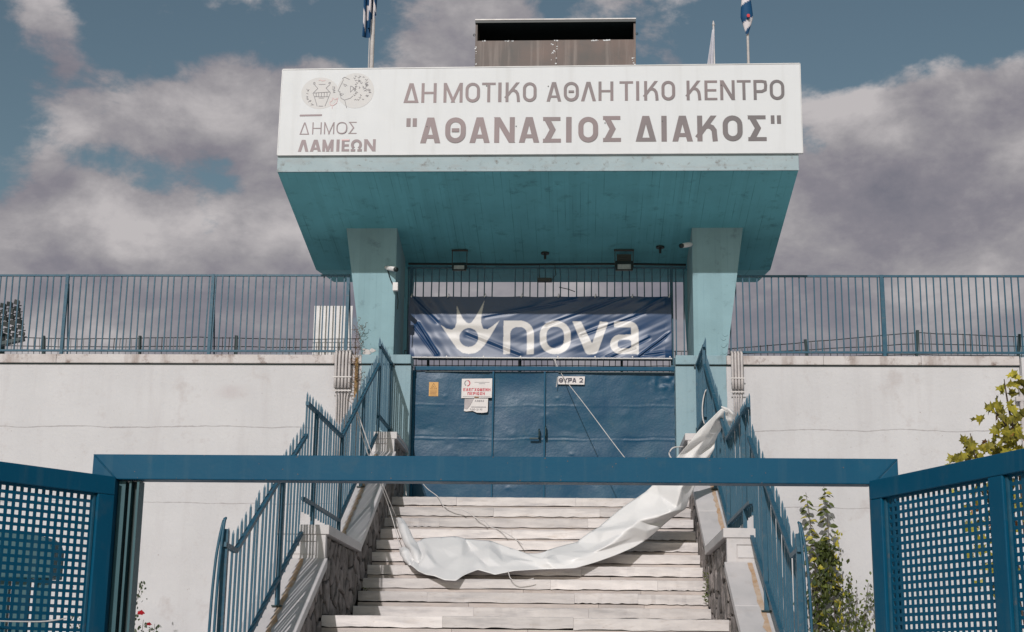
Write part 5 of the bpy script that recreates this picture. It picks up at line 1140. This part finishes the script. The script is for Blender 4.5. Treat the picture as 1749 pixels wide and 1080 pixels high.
cord(ROPE_LOW, .005, 'short white cord trailing under the middle of the sheet')
cord(ROPE_HOOP, .009, 'white cord loop beside the top right coping block')
cord(ROPE_R, .008, 'white cord arching on the upper right railing')

# ================================================================== FOREGROUND GATE
GY = 6.5
gf = thing('square_gateway', 'blue square tube gateway spanning the foreground', 'gateway', (-.4, GY, 0))
x0, x1, zt, w = -2.183, 1.377, 2.512, .112
obj('top_beam', MB().prism_y([(x0, zt), (x0+w, zt-w), (x1-w, zt-w), (x1, zt)], GY, GY+.10), M['blue'], gf, bevel=.004)
obj('post', MB().prism_y([(x0, 0), (x0+w-.001, 0), (x0+w-.001, zt-w-.001), (x0, zt-.002)], GY, GY+.10), M['blue'], gf, bevel=.004)
obj('post', MB().prism_y([(x1-w+.001, 0), (x1, 0), (x1, zt-.002), (x1-w+.001, zt-w-.001)], GY, GY+.10), M['blue'], gf, bevel=.004)
for p, q in (((x0+.002, GY-.001, zt-.002), (x0+w-.002, GY-.001, zt-w+.002)), ((x1-.002, GY-.001, zt-.002), (x1-w+.002, GY-.001, zt-w+.002))):
    n_ = 14; pp = [Vector(p).lerp(Vector(q), k/n_)+Vector((rnd.uniform(-.0008, .0008), 0, rnd.uniform(-.0008, .0008))) for k in range(n_+1)]
    obj('weld_bead', MB().tube(pp, .0022, 5), M['blue'], gf, smooth=True)
m = MB(); r = random.Random(31)
for k in range(46):
    x = r.uniform(x0+.1, x1-.1); z = zt-r.choice((r.uniform(.002, .012), r.uniform(.01, w-.004), w-r.uniform(.002, .01))); a = r.uniform(.0012, .0032)
    m.prism_y([(x+a*math.cos(q)*r.uniform(.5, 1.5), z+a*math.sin(q)*r.uniform(.5, 1.2)) for q in [i*1.2566 for i in range(5)]], GY-.0006-.00001*k, GY+.0005)
obj('paint_chips', m, M['steel'], gf, kind='stuff')
# stop channel beside the left post, recesses coloured dark for the leaf's shade
for a, b, y0, mm_ in ((-2.068, -2.038, GY+.035, 'kiosk'), (-2.036, -2.022, GY+.075, 'dark'), (-2.020, -2.010, GY+.03, 'kiosk'), (-2.008, -1.984, GY+.07, 'darkgreen'), (-1.982, -1.972, GY+.02, 'kiosk')):
    obj('stop_channel', MB().box(a, b, y0, GY+.10, 0, zt-w-.003), M[mm_], gf)
obj('end_strip', MB().box(x1-w-.008, x1-w-.0005, GY+.02, GY+.05, 0, zt-w-.003), M['kiosk'], gf)
def leaf(h, d, length, label, hp, midstile=True):
    # h hinge point, d unit direction away from the hinge (towards the camera)
    t = thing('gate_leaf', label, 'gate', (h[0], h[1], 0), 'perforated gate leaves swung open'); d = Vector((d[0], d[1], 0)).normalized(); nrm = Vector((d.y, -d.x, 0))
    H = Vector((h[0], h[1], 0)); T = .05; st_w = .088; zt, zb = 2.408, .12
    def blk(a, b, z0, z1, t0=-T/2, t1=T/2): return [H+d*a+nrm*t0+Vector((0, 0, z0)), H+d*b+nrm*t0+Vector((0, 0, z0)), H+d*b+nrm*t1+Vector((0, 0, z0)), H+d*a+nrm*t1+Vector((0, 0, z0))], [H+d*a+nrm*t0+Vector((0, 0, z1)), H+d*b+nrm*t0+Vector((0, 0, z1)), H+d*b+nrm*t1+Vector((0, 0, z1)), H+d*a+nrm*t1+Vector((0, 0, z1))]
    def frame(name, a, b, z0, z1): obj(name, MB().hexa(*blk(a, b, z0, z1)), M['blue'], t, bevel=.004)
    frame('top_rail', 0, length, zt-.082, zt); frame('bottom_rail', 0, length, zb, zb+.08)
    frame('stile', 0, st_w, zb+.0805, zt-.0825); frame('stile', length-st_w, length, zb+.0805, zt-.0825)
    frame('stile', length*.5-st_w/2, length*.5+st_w/2, zb+.0805, zt-.0825)
    for a, b in ((st_w, length*.5-st_w/2), (length*.5+st_w/2, length-st_w)):
        m = MB(); vp = .0325; hw, hh = hp*.29, vp*.29; nc = int((b-a)/hp); nr_ = int((zt-zb-.165)/vp)
        ox = a+((b-a)-nc*hp)/2; oz = zt-.085-nr_*vp; tt = .002
        V_ = []; idx = {}
        xs = []
        for c in range(nc): xs += [ox+c*hp, ox+c*hp+hp/2-hw, ox+c*hp+hp/2+hw]
        xs.append(ox+nc*hp); xs[0] = a-.004; xs[-1] = b+.004
        zs = []
        for c in range(nr_): zs += [oz+c*vp, oz+c*vp+vp/2-hh, oz+c*vp+vp/2+hh]
        zs.append(oz+nr_*vp); zs[0] = zb+.078; zs[-1] = zt-.080
        nx_, nz2 = len(xs), len(zs)
        for side in (-tt, tt):
            for z in zs:
                for x_ in xs: V_.append(H+d*x_+nrm*side+Vector((0, 0, z)))
        F_ = []; off = nx_*nz2
        for j in range(nz2-1):
            for i in range(nx_-1):
                hole = (i % 3 == 1) and (j % 3 == 1); q = (j*nx_+i, j*nx_+i+1, (j+1)*nx_+i+1, (j+1)*nx_+i)
                if not hole: F_ += [q, tuple(k+off for k in q[::-1])]
                else:
                    for k in range(4): p_, r_ = q[k], q[(k+1) % 4]; F_.append((r_, p_, p_+off, r_+off))
        m.add(V_, F_); obj('perforated_sheet', m, M['blue'], t)
    # thin bead round the sheet
    obj('hinge', MB().tube([H+Vector((0, .035, 2.1)), H+Vector((0, .035, 2.2))], .014, 8), M['blue'], t)
    for a in (st_w+.004, length*.5+st_w/2+.004): obj('sheet_bead', MB().hexa(*blk(a, a+.010, zb+.09, zt-.09, -.012, .012)), M['rail'], t)
    return t
leaf((-2.085, 6.49), (-.565, -.825), 1.75, 'left perforated gate leaf swung open towards the left edge', .0357)
leaf((1.262, 6.46), (.355, -.935), 1.75, 'right perforated gate leaf swung open towards the right edge', .0375)
m = MB().tube(spline([(-3.2, 5.3, 1.79), (-2.5, 5.9, 1.765), (-2.27, 6.15, 1.765), (-2.19, 6.22, 1.775), (-2.165, 6.26, 1.785)], 5), .0028, 5); single('tie_wire', m, M['rope'], 'thin white wire stretched across the left gate leaf', 'wire', (-2.5, 5.9, 1.76))

# things seen through the left leaf
t = thing('kiosk', 'dark teal kiosk with a rounded shoulder seen through the left gate leaf', 'kiosk', (-5.1, 12.4, 0))
prof = [(-6.6, 0), (-4.38, 0), (-4.38, 2.50), (-4.405, 2.57), (-4.46, 2.615), (-4.54, 2.64), (-5.6, 2.78), (-6.6, 2.8)]
up = [(a, max(b, 2.28)) for a, b in prof]
obj('hood', MB().prism_y([(-6.6, 2.28), (-4.38, 2.28)]+prof[2:], 12.2, 12.5), M['kiosk'], t, bevel=.01)
for k in range(12): x = -4.42-k*.17; obj('slat', MB().box(x-.085-.035*(k % 2), x, 12.3, 12.36, 0, 2.279), M['kiosk'], t)
obj('rear_post', MB().box(-6.5, -6.4, 12.37, 12.45, 0, 2.279), M['kiosk'], t); obj('rear_post', MB().box(-4.55, -4.49, 12.37, 12.45, 0, 2.279), M['kiosk'], t)
t = thing('marker_post', 'short orange marker post standing behind the left gate leaf', 'post', (-4.24, 13.5, 0))
obj('shaft', MB().tube([(-4.315, 13.5, 0), (-4.315, 13.5, 2.2)], .045, 10), M['orange'], t, smooth=True); obj('cap', MB().tube([(-4.315, 13.5, 2.201), (-4.315, 13.5, 2.24)], .05, 10, .03), M['orange'], t)

# ================================================================== PLANTS
def leaf_mesh(name, m, kind):
    if kind == 'maple':
        o_ = [(0, 0), (.18, .10), (.48, -.02), (.40, .22), (.62, .42), (.34, .46), (.30, .62), (.14, .62), (0, 1.0), (-.14, .62), (-.30, .62), (-.34, .46), (-.62, .42), (-.40, .22), (-.48, -.02), (-.18, .10)]
        V_ = [(x, y-.0, -.25*abs(x)-.12*y*y) for x, y in o_]+[(0, .35, .02)]
        F_ = [(i, (i+1) % 16, 16) for i in range(16)]
    else:
        o_ = [(0, 0), (.26, .22), (.34, .5), (.20, .78), (0, 1.0), (-.20, .78), (-.34, .5), (-.26, .22)]
        V_ = [(x, y, .22*abs(x)-.35*y*y) for x, y in o_]+[(0, .45, -.10)]
        F_ = [(i, (i+1) % 8, 8) for i in range(8)]
    return MB().add(V_, F_).mesh(name, m)
LM = {k: leaf_mesh('leaf', M[m_], kd) for k, m_, kd in (('maple', 'leaf_maple', 'maple'), ('autumn', 'leaf_autumn', 'maple'), ('shrub', 'leaf_shrub', 'oval'), ('shrub_y', 'leaf_maple', 'oval'), ('rust', 'leaf_autumn', 'oval'))}
def put_leaf(me, t, p, size, r, down=.5):
    o = link('leaf', me, t, Vector(p)-wpos(t)); o.scale = (size*r.uniform(.8, 1.1),)*3
    # blades mostly face the light at the front, tips hang
    o.rotation_euler = (math.radians(r.uniform(200, 290) if r.random() < down else r.uniform(60, 130)), r.uniform(-.5, .5), r.uniform(0, 6.28)); return o
def leaf_cluster_mb(pts, size, r, kind='oval'):
    m = MB()
    for p in pts:
        s = size*r.uniform(.55, 1.2); R = Matrix.Rotation(r.uniform(0, 6.28), 3, 'Z') @ Matrix.Rotation(r.uniform(.6, 2.4), 3, 'X') @ Matrix.Rotation(r.uniform(-.7, .7), 3, 'Y')
        o_ = [(0, 0, 0), (.32, .45, .08), (.18, .8, 0), (0, 1, -.1), (-.18, .8, 0), (-.32, .45, .08)]
        m.add([Vector(p)+R @ (Vector(q)*s) for q in o_], [(0, 1, 2, 3), (0, 3, 4, 5)])
    return m
# maple beyond the right leaf
r = random.Random(21)
t = thing('maple_tree', 'young maple with yellow green lobed leaves before the right wall', 'tree', (4.20, 14.2, -.02))
stems = [[(4.2, 14.2, 0), (4.16, 14.2, 1.5), (4.13, 14.1, 2.8), (4.08, 14, 3.6), (4.02, 14, 4.1), (4.0, 14, 4.33)],
         [(4.17, 14.2, 1.2), (4.05, 14.1, 2.2), (3.86, 14, 3.0), (3.70, 13.95, 3.45), (3.64, 13.95, 3.80)],
         [(4.10, 14.1, 2.4), (3.9, 14, 2.95), (3.7, 14, 3.3), (3.50, 13.9, 3.55)],
         [(4.13, 14.1, 2.6), (4.30, 14, 3.2), (4.42, 14, 3.8), (4.46, 14, 4.2)],
         [(4.05, 14, 3.75), (3.95, 14, 3.95), (3.84, 14, 4.06)], [(4.18, 14.2, 1.3), (4.4, 14.1, 2.2), (4.6, 14, 3.2), (4.7, 14, 3.9)]]
for k, s_ in enumerate(stems): obj('trunk' if k == 0 else 'branch', MB().tube(spline(s_, 4), .028 if k == 0 else .012, 6, .004), M['bark'], t, smooth=True)
cl = []
def blob(cx, cz, rx_, rz_, n, y=14.0):
    for k in range(n):
        a = r.uniform(0, 6.28); q = math.sqrt(r.random()); cl.append((cx+rx_*q*math.cos(a), y+r.gauss(0, .16), cz+rz_*q*math.sin(a)))
blob(4.02, 4.20, .12, .14, 12); blob(3.86, 4.02, .10, .10, 12); blob(4.08, 3.98, .13, .10, 11); blob(3.99, 3.82, .17, .12, 16); blob(4.16, 3.62, .2, .22, 26); blob(3.95, 3.52, .22, .16, 26); blob(3.66, 3.66, .10, .11, 16); blob(3.60, 3.50, .16, .10, 22); blob(3.47, 3.52, .07, .05, 7)
blob(3.72, 3.36, .26, .13, 26); blob(3.95, 3.68, .2, .12, 20); blob(3.82, 3.12, .22, .20, 36); blob(3.80, 2.8, .20, .22, 28); blob(4.15, 3.2, .2, .4, 16); blob(3.85, 2.5, .2, .15, 22)
for p in cl[:298]: put_leaf(LM['autumn'] if r.random() < .07 else LM['maple'], t, p, r.uniform(.085, .13), r)
# shoots against the right wall
def shoot(pts, n, size, t, r, me=('shrub', 'shrub_y')):
    sp_ = spline(pts, 8); obj('stem', MB().tube(sp_, .008, 5, .003), M['bark'], t)
    for k in range(n):
        p = sp_[int((k/n)*(len(sp_)-1))]; p = Vector(p)+Vector((r.uniform(-1, 1)*.05, r.uniform(-.05, .02), r.uniform(-.02, .02))); nm = me[0] if r.random() < .7 else me[1]
        o = put_leaf(LM[nm], t, p, size*(1.15-.5*k/n), r, 0); sgn = 1 if k % 2 else -1
        o.rotation_euler = (math.radians(r.uniform(-35, 15)), sgn*r.uniform(.2, 1.1), -sgn*math.pi/2+r.uniform(-.5, .5))
t = thing('climbing_shrub', 'tall twin stemmed leafy shrub against the right wall beside the railing', 'shrub', (3.15, 19.85, 0))
shoot([(3.10, 19.85, 0), (3.09, 19.86, 2.2), (3.06, 19.86, 3.0), (3.03, 19.87, 3.5), (2.98, 19.88, 3.93)], 74, .135, t, r)
shoot([(3.32, 19.85, 0), (3.30, 19.86, 2.2), (3.27, 19.86, 3.0), (3.25, 19.87, 3.6), (3.22, 19.88, 4.03)], 86, .135, t, r)
P_ = []
for k in range(760):
    z = 1.2+2.05*r.random()**.9; wd = .30*(1-max(0, z-2.3)/1.25)+.03; cxx = 3.18+(.02 if z > 2.5 else 0)
    P_.append((cxx+r.gauss(0, wd*.55), 19.83+r.gauss(0, .05), z))
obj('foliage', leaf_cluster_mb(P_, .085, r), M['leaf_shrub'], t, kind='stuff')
obj('shaded_foliage', leaf_cluster_mb([(p[0]+.02, p[1]+.04, p[2]) for p in P_[:360] if p[2] < 2.9], .08, r), M['leaf_dark'], t, kind='stuff')  # same leaves set further back, shade put into their darker green
P_ = [(3.36+r.gauss(0, .035), 19.78+r.gauss(0, .03), r.uniform(2.0, 3.4)) for k in range(60)]
obj('yellow_foliage', leaf_cluster_mb(P_, .06, r), M['leaf_maple'], t, kind='stuff')
t = thing('wall_shrub', 'lower straggly shrub at the foot of the right wall near the gate post', 'shrub', (3.7, 19.85, 0))
for pts, n in (([(3.55, 19.85, 0), (3.56, 19.86, 2.0), (3.60, 19.86, 2.7)], 26), ([(3.60, 19.85, 0), (3.66, 19.86, 2.0), (3.75, 19.86, 2.75)], 26), ([(3.45, 19.85, 0), (3.48, 19.86, 2.2), (3.50, 19.86, 2.8)], 24)): shoot(pts, n, .075, t, r)
P_ = []
for k in range(330):
    b = r.choice([(3.50, 2.55), (3.62, 2.2), (3.78, 2.5), (3.70, 2.05), (3.45, 2.2), (3.9, 2.3)]); P_.append((b[0]+r.gauss(0, .06), 19.84+r.gauss(0, .04), b[1]+r.gauss(0, .13)))
obj('foliage', leaf_cluster_mb(P_, .06, r), M['leaf_shrub'], t, kind='stuff')
# rose bush by the left post
t = thing('rose_bush', 'rose bush with red blooms before the left wall, behind the gate post', 'rose bush', (-5.55, 19.0, 0))
stems = [[(-5.7, 19, 0), (-5.75, 19, 1.6), (-5.72, 19, 2.2), (-5.62, 19.05, 2.64)], [(-5.6, 19, 0), (-5.6, 19, 1.5), (-5.57, 19, 2.15)], [(-5.5, 19, 0), (-5.45, 19, 1.5), (-5.42, 19, 2.1)], [(-5.9, 19, 0), (-6.1, 19, 1.6), (-6.2, 19, 2.35)], [(-6.0, 19, 0), (-6.4, 19, 1.6), (-6.45, 19, 2.2)], [(-5.8, 19, 0), (-5.92, 19, 1.6), (-5.9, 19, 2.45)]]
for s_ in stems: obj('stem', MB().tube(spline(s_, 5), .008, 5, .003), M['bark'], t)
P_ = []
for s_ in stems:
    top = s_[-1]; sp_ = spline(s_, 12)
    for k in range(75):
        p = sp_[int(len(sp_)*r.uniform(.45, 1)-1)]; wdt = .09*(1.15-max(0, p.z-1.6)); P_.append((p.x+r.gauss(0, max(.025, wdt)), p.y+r.gauss(0, .07), p.z+r.gauss(0, .03)))
obj('foliage', leaf_cluster_mb(P_, .052, r), M['leaf_dark'], t, kind='stuff')
for x, z, s_ in ((-5.585, 2.235, .042), (-5.47, 2.095, .028), (-5.68, 2.47, .018), (-5.83, 2.44, .014), (-6.5, 2.55, .02), (-6.73, 2.3, .022), (-6.2, 2.45, .02)):
    m = MB(); yb = 18.92
    for k in range(14):
        a = k*2.4; q = s_*(.25+.75*k/14); cxp, czp = x+q*math.cos(a), z+q*.65*math.sin(a); w = s_*.5
        m.add([(cxp-w*.6, yb+.01*k/14, czp-w*.5), (cxp+w*.6, yb+.006, czp-w*.45), (cxp+w*.5, yb-.015, czp+w*.5), (cxp-w*.5, yb-.012, czp+w*.55)], [(0, 1, 2, 3)])
    obj('rose_bloom', m, M['rose'], t)
# weeds in the joints of the steps
for (x, y, z, n, s_, lb) in ((1.33, 16.15, 2.30, 60, .035, 'tall thin weed growing in the corner of the steps by the right flank'), (-1.2, 15.86, 2.07, 14, .02, 'tiny weed in the joint at the back of the lower landing'), (-2.36, 16.5, 2.4, 16, .025, 'small weed at the foot of the shaded left flank')):
    m = MB(); rr_ = random.Random(n)
    for k in range(n):
        zz = z+rr_.random()*(.30 if n > 50 else .04); xx = x+rr_.gauss(0, .018); yy = y-.05+rr_.gauss(0, .03); a = rr_.uniform(0, 6.28); q = s_*rr_.uniform(.5, 1.2)
        m.add([(xx, yy, zz), (xx+q*math.cos(a)*.3+.004, yy-.004, zz+q*.6), (xx+q*math.cos(a), yy-q*.4, zz+q*rr_.uniform(.3, 1.))], [(0, 1, 2)])
    single('weed', m, M['leaf_shrub'], lb, 'weed', (x, y, z), 'weeds between the steps')

# ================================================================== LIGHT TOWER FAR LEFT
t = thing('stadium_light_tower', 'dark stadium floodlight tower far off behind the left fence', 'light tower', (-36.5, 90, 0))
obj('mast', MB().tube([(-36.9, 90.6, 0), (-36.9, 90.6, 22)], .35, 10, .22), M['darkgreen'], t)
R = Matrix.Rotation(math.radians(-14), 3, 'Y'); c0 = Vector((-36.75, 90, 22.6))
lamp = MB().hexa([(-.17, -.10, -.16), (.17, -.10, -.16), (.13, .2, -.10), (-.13, .2, -.10)], [(-.17, -.16, .14), (.17, -.16, .14), (.13, .16, .10), (-.13, .16, .10)]).mesh('lamp', M['dark'])
fr = MB()
for j in range(6):
    z = (j-2.5)*.42; fr.bar(c0+R @ Vector((-1.35, .2, z-.18)), c0+R @ Vector((1.3, .2, z-.18)), .05)
for i in range(6):
    x = (i-2.5)*.44; fr.bar(c0+R @ Vector((x, .25, -1.3)), c0+R @ Vector((x, .25, 1.1)), .04)
obj('lamp_frame', fr, M['darkgreen'], t)
r = random.Random(3)
for j in range(6):
    for i in range(6):
        p = c0+R @ Vector(((i-2.5)*.44+r.uniform(-.03, .03), 0, (j-2.5)*.42)); o = link('lamp', lamp, t, p-Vector((-36.5, 90, 0))); o.rotation_euler = (r.uniform(-.1, .1), math.radians(14)+r.uniform(-.15, .15), r.uniform(-.2, .2))
obj('catwalk', MB().bar(c0+R @ Vector((-1.4, -.1, -1.42)), c0+R @ Vector((1.2, -.1, -1.42)), .5, .22), M['darkgreen'], t)

S.render.engine = 'CYCLES'
